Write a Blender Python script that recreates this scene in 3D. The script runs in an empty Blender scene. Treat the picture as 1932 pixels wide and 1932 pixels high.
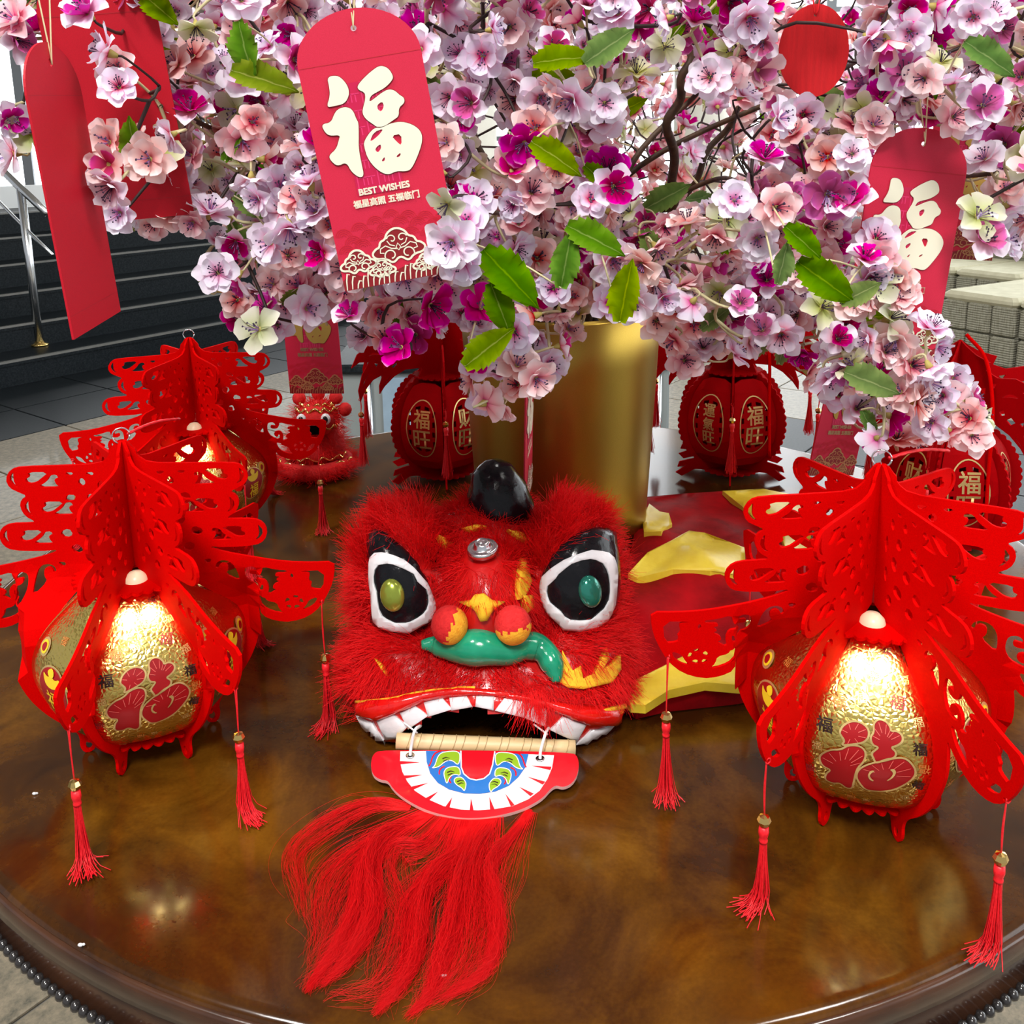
import bpy, math, random
import numpy as np
from mathutils import Vector, Matrix
from mathutils.geometry import delaunay_2d_cdt
from mathutils.bvhtree import BVHTree

random.seed(7); rng = np.random.default_rng(7)
PI = math.pi
SC = bpy.context.scene
COL = SC.collection

# ------------------------------------------------------------------ camera
TZ = 0.75                                   # table-top height
FPX, CY0, TH, ROLL = 1780.0, 650.0, 0.205, -0.018
CAM = np.array([-0.0195, -1.2765, 1.34625])
cam = bpy.data.cameras.new('camera'); cam_o = bpy.data.objects.new('camera', cam); COL.objects.link(cam_o)
cam.sensor_fit = 'HORIZONTAL'; cam.sensor_width = 36.0; cam.lens = 36.0 * FPX / 1932
cam.shift_y = -(966 - CY0) / 1932
cam.clip_start = 0.02; cam.clip_end = 60
_r = np.array([1, 0, 0.]); _u = np.array([0, math.sin(TH), math.cos(TH)]); _f = np.array([0, math.cos(TH), -math.sin(TH)])
_ir = math.cos(ROLL) * _r + math.sin(ROLL) * _u; _iu = -math.sin(ROLL) * _r + math.cos(ROLL) * _u
M = Matrix.Identity(4)
for i in range(3):
    M[i][0], M[i][1], M[i][2], M[i][3] = _ir[i], _iu[i], -_f[i], CAM[i]
cam_o.matrix_world = M
SC.camera = cam_o

# ------------------------------------------------------------------ colour management, world, lights
SC.view_settings.view_transform = 'Standard'; SC.view_settings.look = 'None'
SC.view_settings.gamma = 1.0; SC.view_settings.exposure = 0.12
SC.view_settings.use_curve_mapping = False
w = bpy.data.worlds.new('lobby_light'); SC.world = w; w.use_nodes = True
w.node_tree.nodes['Background'].inputs[0].default_value = (0.93, 0.96, 1.0, 1)
w.node_tree.nodes['Background'].inputs[1].default_value = 0.42
def area(name, loc, target, size, power, col=(1, 0.97, 0.93)):
    l = bpy.data.lights.new(name, 'AREA'); l.shape = 'DISK'; l.size = size; l.energy = power; l.color = col
    o = bpy.data.objects.new(name, l); COL.objects.link(o); o.location = loc
    o.rotation_euler = (Vector(target) - Vector(loc)).to_track_quat('-Z', 'Y').to_euler()
    return o
area('downlight_left', (-1.9, -1.9, 4.6), (-0.3, -0.3, 0.8), 0.8, 115)
area('downlight_right', (2.1, -1.3, 4.6), (0.2, -0.3, 0.8), 0.8, 60)
area('downlight_front', (-0.2, -3.4, 4.4), (0, -0.4, 1.0), 1.0, 150)
area('downlight_rear', (0.6, 1.6, 4.8), (0.1, 0.4, 0.8), 0.7, 40)

# ------------------------------------------------------------------ pixel helpers (a photo pixel, 1932 frame -> a point in the place)
def ray(px, py):
    x = (px - 966) / FPX; y = -(py - CY0) / FPX
    return _ir * x + _iu * y + _f
def atz(px, py, z):
    d = ray(px, py); return CAM + d * ((z - CAM[2]) / d[2])
def aty(px, py, Y):
    d = ray(px, py); return CAM + d * ((Y - CAM[1]) / d[1])
def proj(p):
    v = np.asarray(p, float) - CAM
    D = v @ _f
    return 966 + FPX * (v @ _ir) / D, CY0 - FPX * (v @ _iu) / D
def inpoly(poly, x, y):
    c = False; n = len(poly); j = n - 1
    for i in range(n):
        xi, yi = poly[i][0], poly[i][1]; xj, yj = poly[j][0], poly[j][1]
        if (yi > y) != (yj > y) and x < (xj - xi) * (y - yi) / (yj - yi) + xi: c = not c
        j = i
    return c

# ------------------------------------------------------------------ materials
MATS = {}
def mat(name, col, rough=0.5, metal=0.0, coat=0.0, spec=0.5, emit=None, es=0.0, sheen=0.0, trans=0.0):
    m = bpy.data.materials.new(name); m.use_nodes = True
    b = m.node_tree.nodes['Principled BSDF']
    b.inputs['Base Color'].default_value = (*col, 1); b.inputs['Roughness'].default_value = rough
    b.inputs['Metallic'].default_value = metal; b.inputs['Coat Weight'].default_value = coat
    b.inputs['Specular IOR Level'].default_value = spec; b.inputs['Sheen Weight'].default_value = sheen
    b.inputs['Coat Roughness'].default_value = 0.06
    if emit: b.inputs['Emission Color'].default_value = (*emit, 1); b.inputs['Emission Strength'].default_value = es
    m['b'] = 1; MATS[name] = m
    return m
def N(m, t, **kw):
    n = m.node_tree.nodes.new(t)
    for k, v in kw.items():
        if k.startswith('i_'): n.inputs[k[2:].replace('_', ' ')].default_value = v
        else: setattr(n, k, v)
    return n
def L(m, a, b): m.node_tree.links.new(a, b)
def bsdf(m): return m.node_tree.nodes['Principled BSDF']
def ramp(m, stops, interp='LINEAR'):
    r = N(m, 'ShaderNodeValToRGB'); r.color_ramp.interpolation = interp
    e = r.color_ramp.elements
    while len(e) < len(stops): e.new(0.5)
    for el, (p, c) in zip(e, stops): el.position = p; el.color = (*c, 1)
    return r
def noisy(m, scale, stops, detail=6, coord='Object', rough=0.6, dist=0.0, bump=0.0, bscale=None, stretch=None):
    tc = N(m, 'ShaderNodeTexCoord'); n = N(m, 'ShaderNodeTexNoise', i_Scale=scale, i_Detail=detail, i_Roughness=rough, i_Distortion=dist)
    src = tc.outputs[coord]
    if stretch:
        mp = N(m, 'ShaderNodeMapping'); mp.inputs['Scale'].default_value = stretch; L(m, src, mp.inputs[0]); src = mp.outputs[0]
    L(m, src, n.inputs['Vector']); r = ramp(m, stops); L(m, n.outputs['Fac'], r.inputs[0]); L(m, r.outputs[0], bsdf(m).inputs['Base Color'])
    if bump:
        n2 = N(m, 'ShaderNodeTexNoise', i_Scale=bscale or scale * 3, i_Detail=4); L(m, src, n2.inputs['Vector'])
        b = N(m, 'ShaderNodeBump', i_Strength=bump, i_Distance=0.002); L(m, n2.outputs['Fac'], b.inputs['Height']); L(m, b.outputs[0], bsdf(m).inputs['Normal'])
    return m

felt = noisy(mat('red_felt', (0.8, 0, 0), 0.75, spec=0.03), 900, [(0.3, (0.56, 0.0, 0.0)), (0.7, (0.68, 0.0, 0.0))], bump=0.15, bscale=1500)
felt_shaded = noisy(mat('shaded_red_felt', (0.5, 0, 0), 0.7, spec=0.04), 700, [(0.3, (0.34, 0.0, 0.002)), (0.7, (0.42, 0.0, 0.002))], bump=0.15, bscale=1500)  # red felt with shadow painted into the colour, for the round lanterns
gold = mat('embossed_gold_card', (0.84, 0.63, 0.17), 0.24, 1.0)
def _gold():
    m = gold; tc = N(m, 'ShaderNodeTexCoord'); v = N(m, 'ShaderNodeTexVoronoi', i_Scale=230); v.feature = 'DISTANCE_TO_EDGE'
    n = N(m, 'ShaderNodeTexNoise', i_Scale=26, i_Detail=3); L(m, tc.outputs['Object'], v.inputs['Vector']); L(m, tc.outputs['Object'], n.inputs['Vector'])
    mx = N(m, 'ShaderNodeMath', operation='MULTIPLY_ADD'); mx.inputs[1].default_value = 0.5; L(m, v.outputs['Distance'], mx.inputs[0]); L(m, n.outputs['Fac'], mx.inputs[2])
    b = N(m, 'ShaderNodeBump', i_Strength=0.55, i_Distance=0.003); L(m, mx.outputs[0], b.inputs['Height']); L(m, b.outputs[0], bsdf(m).inputs['Normal'])
_gold()
goldline = mat('gold_print', (0.85, 0.62, 0.25), 0.35, 0.7)
cream_print = mat('cream_foil', (0.86, 0.84, 0.66), 0.4, 0.15)
print_red = mat('red_print', (0.36, 0.002, 0.006), 0.4)
print_dark = mat('dark_print', (0.03, 0.01, 0.008), 0.5)
print_orange = mat('orange_print', (0.62, 0.2, 0.04), 0.45)
print_yellow = mat('yellow_print', (0.9, 0.62, 0.02), 0.4)
print_maroon = mat('maroon_print', (0.24, 0.005, 0.01), 0.45)
packet_red = noisy(mat('packet_card', (0.8, 0.02, 0.07), 0.55, spec=0.3), 1500, [(0.35, (0.54, 0.012, 0.045)), (0.65, (0.60, 0.016, 0.055))], bump=0.08, bscale=2500)
packet_dark = noisy(mat('plain_packet_card', (0.6, 0.004, 0.02), 0.55, spec=0.3), 1500, [(0.35, (0.44, 0.003, 0.015)), (0.65, (0.52, 0.004, 0.018))], bump=0.08, bscale=2500)
packet_line = mat('packet_crease', (0.5, 0.005, 0.02), 0.6)
packet_wave = mat('packet_wave_print', (0.55, 0.004, 0.02), 0.5)
packet_door = mat('packet_door_print', (0.52, 0.005, 0.06), 0.35)
old_gold = mat('old_gold_foil', (0.5, 0.34, 0.07), 0.4, 0.4)
brass = mat('brass_bead', (0.83, 0.58, 0.2), 0.15, 1.0)
steel = mat('steel', (0.75, 0.77, 0.8), 0.22, 1.0)
silk = noisy(mat('red_tassel_silk', (0.8, 0.01, 0.02), 0.4, spec=0.4), 400, [(0.3, (0.72, 0.004, 0.012)), (0.7, (0.9, 0.02, 0.03))])
bulb_m = mat('warm_bulb', (0.9, 0.8, 0.55), 0.3, emit=(1, 0.85, 0.55), es=0.2)
vase_m = noisy(mat('gold_vase_lacquer', (0.4, 0.27, 0.07), 0.34, 0.95), 1400, [(0.3, (0.38, 0.25, 0.04)), (0.7, (0.46, 0.305, 0.055))], bump=0.05, bscale=2500)
blackgloss = noisy(mat('black_gloss_paint', (0.004, 0.004, 0.005), 0.16, coat=0.05, spec=0.25), 60, [(0.3, (0.004, 0.004, 0.006)), (0.7, (0.01, 0.01, 0.012))], bump=0.5, bscale=70)
white_paint = noisy(mat('white_paint', (0.8, 0.8, 0.82), 0.3, coat=0.3), 40, [(0.3, (0.76, 0.77, 0.8)), (0.7, (0.86, 0.86, 0.88))], bump=0.35, bscale=90)
red_gloss = noisy(mat('red_gloss_paint', (0.7, 0.004, 0.004), 0.2, coat=0.5), 40, [(0.3, (0.62, 0.003, 0.004)), (0.7, (0.75, 0.012, 0.006))], bump=0.4, bscale=90)
green_gloss = noisy(mat('green_gloss_paint', (0.004, 0.3, 0.16), 0.18, coat=0.6), 30, [(0.3, (0.0, 0.24, 0.125)), (0.7, (0.01, 0.34, 0.18))], bump=0.4, bscale=80)
iris_green = mat('olive_eye_foil', (0.34, 0.42, 0.06), 0.22, 0.6)
iris_teal = mat('teal_eye_foil', (0.02, 0.25, 0.18), 0.14, 0.5, coat=0.6)
felt_yellow = noisy(mat('yellow_felt', (0.85, 0.5, 0.02), 0.8), 300, [(0.3, (0.80, 0.42, 0.01)), (0.7, (0.9, 0.58, 0.02))], bump=0.2)
pom_red = noisy(mat('red_pompom_felt', (0.65, 0.01, 0.01), 0.85), 200, [(0.3, (0.55, 0.004, 0.006)), (0.7, (0.75, 0.02, 0.02))], bump=0.5, bscale=500)
pom_orange = noisy(mat('orange_pompom_felt', (0.9, 0.4, 0.02), 0.85), 200, [(0.3, (0.85, 0.32, 0.01)), (0.7, (0.95, 0.5, 0.03))], bump=0.5, bscale=500)
fur_m = mat('red_fur', (0.76, 0.004, 0.006), 0.5, spec=0.2)
beard_m = mat('red_beard_hair', (0.66, 0.004, 0.006), 0.45, spec=0.2)
tuft_y = mat('yellow_fur', (0.9, 0.5, 0.08), 0.5)
shell_m = noisy(mat('red_paper_shell', (0.6, 0.005, 0.006), 0.35, coat=0.2), 40, [(0.3, (0.5, 0.002, 0.004)), (0.7, (0.66, 0.008, 0.006))], bump=0.3, bscale=70)
void_m = mat('mouth_black', (0.002, 0.002, 0.002), 0.9, spec=0.0)  # near-black; on the lion head it paints the shade inside the mouth
cane_m = noisy(mat('cane', (0.7, 0.52, 0.28), 0.45), 60, [(0.3, (0.62, 0.44, 0.2)), (0.7, (0.78, 0.6, 0.34))], stretch=(0.2, 1, 1))
zip_m = mat('white_tie', (0.85, 0.85, 0.86), 0.4)
jaw_red = mat('jaw_red_print', (0.75, 0.006, 0.016), 0.25, coat=0.3)
jaw_white = mat('jaw_white_print', (0.85, 0.84, 0.84), 0.3, coat=0.3)
jaw_blue = mat('jaw_blue_print', (0.02, 0.17, 0.55), 0.3, coat=0.3)
jaw_green = mat('jaw_green_print', (0.27, 0.47, 0.02), 0.3, coat=0.3)
velvet_red = noisy(mat('red_velvet', (0.35, 0.002, 0.006), 0.7, spec=0.1), 14, [(0.35, (0.20, 0.001, 0.003)), (0.65, (0.42, 0.002, 0.006))], bump=0.2, bscale=400)
satin_yellow = noisy(mat('yellow_satin', (0.8, 0.6, 0.03), 0.4), 20, [(0.35, (0.72, 0.52, 0.02)), (0.65, (0.86, 0.68, 0.06))], bump=0.2, bscale=120)
bark = noisy(mat('brown_stem', (0.05, 0.025, 0.012), 0.6), 60, [(0.35, (0.018, 0.009, 0.006)), (0.65, (0.09, 0.045, 0.018))], bump=0.4, bscale=120)
twig_m = mat('dark_twig', (0.025, 0.012, 0.01), 0.6)
stalk_m = mat('pale_stalk', (0.55, 0.5, 0.28), 0.5)
stamen_m = mat('dark_stamen', (0.03, 0.012, 0.05), 0.5)
filament_m = mat('lilac_filament', (0.35, 0.2, 0.5), 0.5)

def petal_mat(name, stops, tr=0.25, hue=0.025):
    m = bpy.data.materials.new(name); m.use_nodes = True; nt = m.node_tree
    for n in list(nt.nodes): nt.nodes.remove(n)
    out = N(m, 'ShaderNodeOutputMaterial'); at = N(m, 'ShaderNodeAttribute'); at.attribute_name = 't'
    oi = N(m, 'ShaderNodeObjectInfo'); r = ramp(m, stops); L(m, at.outputs['Fac'], r.inputs[0])
    h = N(m, 'ShaderNodeHueSaturation'); ma = N(m, 'ShaderNodeMapRange'); ma.inputs['To Min'].default_value = 0.5 - hue; ma.inputs['To Max'].default_value = 0.5 + hue
    L(m, oi.outputs['Random'], ma.inputs['Value']); L(m, ma.outputs[0], h.inputs['Hue'])
    ms = N(m, 'ShaderNodeMath', operation='FRACT'); mm = N(m, 'ShaderNodeMath', operation='MULTIPLY'); mm.inputs[1].default_value = 17.3
    L(m, oi.outputs['Random'], mm.inputs[0]); L(m, mm.outputs[0], ms.inputs[0])
    mv = N(m, 'ShaderNodeMapRange'); mv.inputs['To Min'].default_value = 0.75; mv.inputs['To Max'].default_value = 1.3; L(m, ms.outputs[0], mv.inputs['Value']); L(m, mv.outputs[0], h.inputs['Saturation'])
    L(m, r.outputs[0], h.inputs['Color'])
    d = N(m, 'ShaderNodeBsdfDiffuse'); t = N(m, 'ShaderNodeBsdfTranslucent'); mx = N(m, 'ShaderNodeMixShader'); mx.inputs[0].default_value = tr
    L(m, h.outputs[0], d.inputs[0]); L(m, h.outputs[0], t.inputs[0]); L(m, d.outputs[0], mx.inputs[1]); L(m, t.outputs[0], mx.inputs[2]); L(m, mx.outputs[0], out.inputs[0])
    return m
pet_white = petal_mat('lilac_pink_petal', [(0.0, (0.70, 0.02, 0.22)), (0.16, (0.90, 0.33, 0.54)), (0.38, (0.94, 0.68, 0.84)), (0.62, (0.91, 0.82, 0.97)), (1.0, (0.92, 0.89, 0.99))])
pet_peach = petal_mat('peach_pink_petal', [(0.0, (0.62, 0.02, 0.12)), (0.28, (0.90, 0.38, 0.42)), (0.6, (0.94, 0.62, 0.62)), (1.0, (0.95, 0.80, 0.83))])
pet_mag = petal_mat('magenta_petal', [(0.0, (0.36, 0.0, 0.08)), (0.5, (0.58, 0.002, 0.19)), (0.88, (0.66, 0.01, 0.36)), (1.0, (0.80, 0.30, 0.58))], hue=0.02)
pet_green = petal_mat('cream_green_petal', [(0.0, (0.45, 0.48, 0.12)), (0.5, (0.66, 0.68, 0.42)), (1.0, (0.84, 0.82, 0.70))])
leaf_m = petal_mat('leaf_green', [(0.0, (0.20, 0.26, 0.06)), (0.09, (0.07, 0.13, 0.012)), (0.5, (0.10, 0.18, 0.015)), (1.0, (0.17, 0.25, 0.03))], tr=0.2, hue=0.03)
calyx_m = mat('olive_calyx', (0.4, 0.33, 0.08), 0.6)

# ------------------------------------------------------------------ mesh helpers
class MB:
    def __init__(s): s.v = []; s.f = []; s.m = []; s.sm = []
    def add(s, v, f, mi=0, smooth=True):
        o = len(s.v); s.v += [tuple(p) for p in v]
        s.f += [tuple(i + o for i in q) for q in f]; s.m += [mi] * len(f); s.sm += [smooth] * len(f)
        return o
    def mesh(s, name, mats):
        me = bpy.data.meshes.new(name); me.from_pydata(s.v, [], s.f)
        for m in (mats if isinstance(mats, (list, tuple)) else [mats]): me.materials.append(m)
        me.polygons.foreach_set('material_index', s.m); me.polygons.foreach_set('use_smooth', s.sm)
        me.validate(); me.update(); return me
    def build(s, name, mats, parent=None): return link(name, s.mesh(name, mats), parent)
    # shapes
    def box(s, lo, hi, mi=0, T=None, bev=0.0):
        x0, y0, z0 = lo; x1, y1, z1 = hi
        if bev <= 0:
            v = [(x, y, z) for z in (z0, z1) for y in (y0, y1) for x in (x0, x1)]
            f = [(0, 2, 3, 1), (4, 5, 7, 6), (0, 1, 5, 4), (2, 6, 7, 3), (0, 4, 6, 2), (1, 3, 7, 5)]
        else:
            b = bev; v = []; f = []
            rings = [(z0, b), (z0 + b, 0), (z1 - b, 0), (z1, b)]
            for z, i in rings:
                a0, a1, c0, c1 = x0 + i, x1 - i, y0 + i, y1 - i; k = b
                v += [(a0 + k, c0, z), (a1 - k, c0, z), (a1, c0 + k, z), (a1, c1 - k, z), (a1 - k, c1, z), (a0 + k, c1, z), (a0, c1 - k, z), (a0, c0 + k, z)]
            for r in range(3):
                for j in range(8): f.append((r * 8 + j, r * 8 + (j + 1) % 8, r * 8 + 8 + (j + 1) % 8, r * 8 + 8 + j))
            f += [tuple(range(7, -1, -1)), tuple(range(24, 32))]
        if T is not None: v = [tuple(T @ Vector(p)) for p in v]
        return s.add(v, f, mi, False)
    def tube(s, pts, r, n=8, mi=0, cap=True, smooth=True):
        P = [np.asarray(p, float) for p in pts]; K = len(P)
        rs = r if isinstance(r, (list, tuple, np.ndarray)) else [r] * K
        v = []; up = None
        for i in range(K):
            t = P[min(i + 1, K - 1)] - P[max(i - 1, 0)]; t = t / (np.linalg.norm(t) + 1e-12)
            if up is None:
                a = np.array([0, 0, 1.]) if abs(t[2]) < 0.9 else np.array([1., 0, 0])
            else: a = up
            b = np.cross(t, a); nb = np.linalg.norm(b)
            if nb < 1e-6: a = np.array([1., 0.3, 0]); b = np.cross(t, a); nb = np.linalg.norm(b)
            b /= nb; a = np.cross(b, t); up = a
            for j in range(n):
                th = 2 * PI * j / n; v.append(P[i] + rs[i] * (math.cos(th) * b + math.sin(th) * a))
        f = [(i * n + j, i * n + (j + 1) % n, (i + 1) * n + (j + 1) % n, (i + 1) * n + j) for i in range(K - 1) for j in range(n)]
        if cap: f += [tuple(range(n - 1, -1, -1)), tuple((K - 1) * n + j for j in range(n))]
        return s.add(v, f, mi, smooth)
    def lathe(s, prof, n=24, c=(0, 0, 0), mi=0, closed=False, smooth=True):
        K = len(prof); v = []
        for (r, z) in prof:
            for j in range(n):
                th = 2 * PI * j / n; v.append((c[0] + r * math.cos(th), c[1] + r * math.sin(th), c[2] + z))
        f = [(i * n + j, i * n + (j + 1) % n, ((i + 1) % K) * n + (j + 1) % n, ((i + 1) % K) * n + j) for i in range(K if closed else K - 1) for j in range(n)]
        if not closed:
            if prof[0][0] > 1e-5: f.append(tuple(range(n - 1, -1, -1)))
            if prof[-1][0] > 1e-5: f.append(tuple((K - 1) * n + j for j in range(n)))
        return s.add(v, f, mi, smooth)
    def ball(s, c, r, n=10, mi=0, T=None):
        rr = r if isinstance(r, (tuple, list)) else (r, r, r)
        v = []; k = max(4, n // 2)
        for i in range(k + 1):
            ph = PI * i / k
            for j in range(n):
                th = 2 * PI * j / n
                p = Vector((rr[0] * math.sin(ph) * math.cos(th), rr[1] * math.sin(ph) * math.sin(th), -rr[2] * math.cos(ph)))
                if T is not None: p = T @ p
                v.append((c[0] + p[0], c[1] + p[1], c[2] + p[2]))
        f = [(i * n + j, i * n + (j + 1) % n, (i + 1) * n + (j + 1) % n, (i + 1) * n + j) for i in range(k) for j in range(n)]
        return s.add(v, f, mi, True)
    def plate(s, outline, holes=(), t=0.003, fn=None, mi=0, grid=0.0, side_mi=None):
        """flat piece in (x, y) with thickness t; fn maps (x, y, h) to 3-D (default the XZ plane, thickness along Y)"""
        P, F = cdt(outline, holes, grid)
        fn = fn or (lambda x, y, h: (x, h, y))
        n = len(P); v = [fn(x, y, t / 2) for x, y in P] + [fn(x, y, -t / 2) for x, y in P]
        f = list(F) + [(c + n, b + n, a + n) for a, b, c in F]
        cnt = {}
        for q in F:
            for a, b in ((q[0], q[1]), (q[1], q[2]), (q[2], q[0])): cnt[(a, b)] = 1
        sides = [(a, a + n, b + n, b) for (a, b) in cnt if (b, a) not in cnt]
        s.add(v, f, mi, False); o = len(s.v) - len(v)
        s.f += [tuple(i + o for i in q) for q in sides]; s.m += [mi if side_mi is None else side_mi] * len(sides); s.sm += [False] * len(sides)
    def sheet(s, outline, holes=(), fn=None, mi=0, grid=0.0):
        P, F = cdt(outline, holes, grid); s.add([fn(x, y) for x, y in P], F, mi, True)
    def ribbon(s, pts, wd, fn, mi=0, closed=False, step=None):
        """flat line of width wd in 2-D, mapped by fn(x, y)"""
        P = [np.array(p[:2], float) for p in pts]
        if closed: P.append(P[0])
        v = []
        for i, p in enumerate(P):
            a = P[i - 1] if i else (P[-2] if closed else P[0]); b = P[i + 1] if i < len(P) - 1 else (P[1] if closed else P[-1])
            t = b - a; t /= np.linalg.norm(t) + 1e-12; nn = np.array([-t[1], t[0]]); wv = wd[i] if isinstance(wd, (list, np.ndarray)) else wd
            v += [fn(*(p + nn * wv / 2)), fn(*(p - nn * wv / 2))]
        s.add(v, [(2 * i, 2 * i + 1, 2 * i + 3, 2 * i + 2) for i in range(len(P) - 1)], mi, True)

def cdt(outline, holes=(), grid=0.0):
    pts = []; edges = []
    for lp in [outline] + list(holes):
        o = len(pts); pts += [Vector((p[0], p[1])) for p in lp]
        edges += [(o + i, o + (i + 1) % len(lp)) for i in range(len(lp))]
    if grid > 0:
        xs = [p[0] for p in outline]; ys = [p[1] for p in outline]
        gx = np.arange(min(xs) + grid / 2, max(xs), grid); gy = np.arange(min(ys) + grid / 2, max(ys), grid)
        for a in gx:
            for b in gy:
                if inpoly(outline, a, b) and not any(inpoly(h, a, b) for h in holes): pts.append(Vector((a, b)))
    r = delaunay_2d_cdt(pts, edges, [], 0, 1e-7)
    V = [(p[0], p[1]) for p in r[0]]; F = []
    for q in r[2]:
        cx = sum(V[i][0] for i in q) / 3; cy = sum(V[i][1] for i in q) / 3
        if inpoly(outline, cx, cy) and not any(inpoly(h, cx, cy) for h in holes):
            (ax, ay), (bx, by), (ex, ey) = V[q[0]], V[q[1]], V[q[2]]
            F.append(tuple(q) if (bx - ax) * (ey - ay) - (by - ay) * (ex - ax) > 0 else (q[0], q[2], q[1]))
    return V, F
def chaikin(p, it=2, closed=True):
    P = [tuple(q) for q in p]
    for _ in range(it):
        Q = []; n = len(P)
        for i in range(n if closed else n - 1):
            a, b = P[i], P[(i + 1) % n]
            Q += [tuple(0.75 * u + 0.25 * v for u, v in zip(a, b)), tuple(0.25 * u + 0.75 * v for u, v in zip(a, b))]
        if not closed: Q = [P[0]] + Q + [P[-1]]
        P = Q
    return P
def spline(pts, n=8):
    P = [np.asarray(p, float) for p in pts]; P = [2 * P[0] - P[1]] + P + [2 * P[-1] - P[-2]]; out = []
    for i in range(1, len(P) - 2):
        for k in range(n):
            t = k / n; a, b, c, d = P[i - 1:i + 3]
            out.append(0.5 * ((2 * b) + (c - a) * t + (2 * a - 5 * b + 4 * c - d) * t * t + (3 * b - a - 3 * c + d) * t ** 3))
    out.append(P[-2]); return out
def arc(cx, cy, r, a0, a1, n=12, ry=None):
    return [(cx + r * math.cos(a0 + (a1 - a0) * i / n), cy + (ry or r) * math.sin(a0 + (a1 - a0) * i / n)) for i in range(n + 1)]
def link(name, me, parent=None):
    o = bpy.data.objects.new(name, me); COL.objects.link(o)
    if parent is not None: o.parent = parent
    return o
def tag(o, label=None, cat=None, group=None, kind=None):
    for k, v in (('label', label), ('category', cat), ('group', group), ('kind', kind)):
        if v: o[k] = v
    return o
def thing(name, label, cat, loc=(0, 0, 0), rz=0.0, group=None):
    o = bpy.data.objects.new(name, None); COL.objects.link(o); o.empty_display_size = 0.02
    o.location = loc; o.rotation_euler = (0, 0, rz); return tag(o, label, cat, group)
def copy_tree(o, parent=None):
    c = o.copy(); COL.objects.link(c)
    if parent is not None: c.parent = parent
    for ch in o.children: copy_tree(ch, c)
    return c
def hairs(name, pts, rad, material, parent=None):
    """pts: (N, K, 3) strands as one hair-curves object"""
    pts = np.asarray(pts, np.float32); n, k, _ = pts.shape
    hc = bpy.data.hair_curves.new(name); hc.add_curves([k] * n)
    hc.attributes['position'].data.foreach_set('vector', pts.reshape(-1))
    ra = hc.attributes.new('radius', 'FLOAT', 'POINT')
    r = np.tile(np.linspace(1, 0.35, k, dtype=np.float32) * rad, (n, 1)); ra.data.foreach_set('value', r.reshape(-1))
    hc.materials.append(material)
    return link(name, hc, parent)

# glyph outlines taken from Blender's own font, turned into plain triangles
GL = {}
def glyph(txt, size=1.0):
    if txt not in GL:
        cu = bpy.data.curves.new('g', 'FONT'); cu.body = txt; cu.resolution_u = 3
        o = bpy.data.objects.new('g', cu); COL.objects.link(o)
        me = bpy.data.meshes.new_from_object(o.evaluated_get(bpy.context.evaluated_depsgraph_get()))
        V = np.array([v.co[:2] for v in me.vertices]); F = [tuple(p.vertices) for p in me.polygons]
        V -= (V.min(0) + V.max(0)) / 2
        bpy.data.objects.remove(o); bpy.data.curves.remove(cu); bpy.data.meshes.remove(me); GL[txt] = (V, F)
    V, F = GL[txt]; h = V[:, 1].max() - V[:, 1].min()
    return V * (size / h), F
def put_text(mb, txt, size, cx, cy, fn, mi=0, rot=0.0, wx=1.0, bold=0.0):
    V, F = glyph(txt, size); c, s = math.cos(rot), math.sin(rot)
    for dx, dy in ([(0, 0)] if not bold else [(0, 0), (bold, 0), (0, bold), (bold, bold)]):
        mb.add([fn(cx + dx + (x * wx * c - y * s), cy + dy + (x * wx * s + y * c)) for x, y in V], F, mi, True)
for _t in ('福', '旺', '财', '運', '氣', 'BEST WISHES', '福星高照 五福临门'): glyph(_t)
# ================================================================== THE SETTING
stone = noisy(mat('grey_granite', (0.4, 0.38, 0.34), 0.45, coat=0.15), 38, [(0.30, (0.03, 0.032, 0.03)), (0.40, (0.15, 0.135, 0.10)), (0.55, (0.26, 0.22, 0.155)), (0.75, (0.42, 0.33, 0.235))], detail=10, rough=0.75)
granite_black = noisy(mat('black_granite', (0.01, 0.012, 0.014), 0.35, spec=0.12), 90, [(0.4, (0.006, 0.009, 0.011)), (0.7, (0.018, 0.022, 0.026))])
joint_m = mat('tile_joint', (0.16, 0.15, 0.13), 0.8)
nosing_m = mat('step_nosing', (0.16, 0.16, 0.15), 0.25)
wall_m = noisy(mat('cream_wall', (0.74, 0.72, 0.64), 0.7), 5, [(0.3, (0.70, 0.68, 0.60)), (0.7, (0.78, 0.76, 0.68))])
ceil_m = noisy(mat('ceiling_paint', (0.4, 0.36, 0.3), 0.8), 2, [(0.3, (0.30, 0.27, 0.23)), (0.7, (0.38, 0.34, 0.29))])
pane_m = mat('daylight_pane', (0.8, 0.85, 0.9), 0.1, emit=(0.93, 0.97, 1.0), es=3.0)
frame_m = mat('window_frame_paint', (0.25, 0.27, 0.29), 0.5)
lamp_m = mat('downlight_diffuser', (0.9, 0.9, 0.85), 0.4, emit=(1, 0.9, 0.7), es=9.0)
bluepanel = noisy(mat('blue_grey_panel', (0.3, 0.4, 0.5), 0.3), 6, [(0.3, (0.22, 0.31, 0.40)), (0.7, (0.33, 0.45, 0.56))])
greypanel = mat('grey_panel', (0.24, 0.27, 0.27), 0.4)

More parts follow.
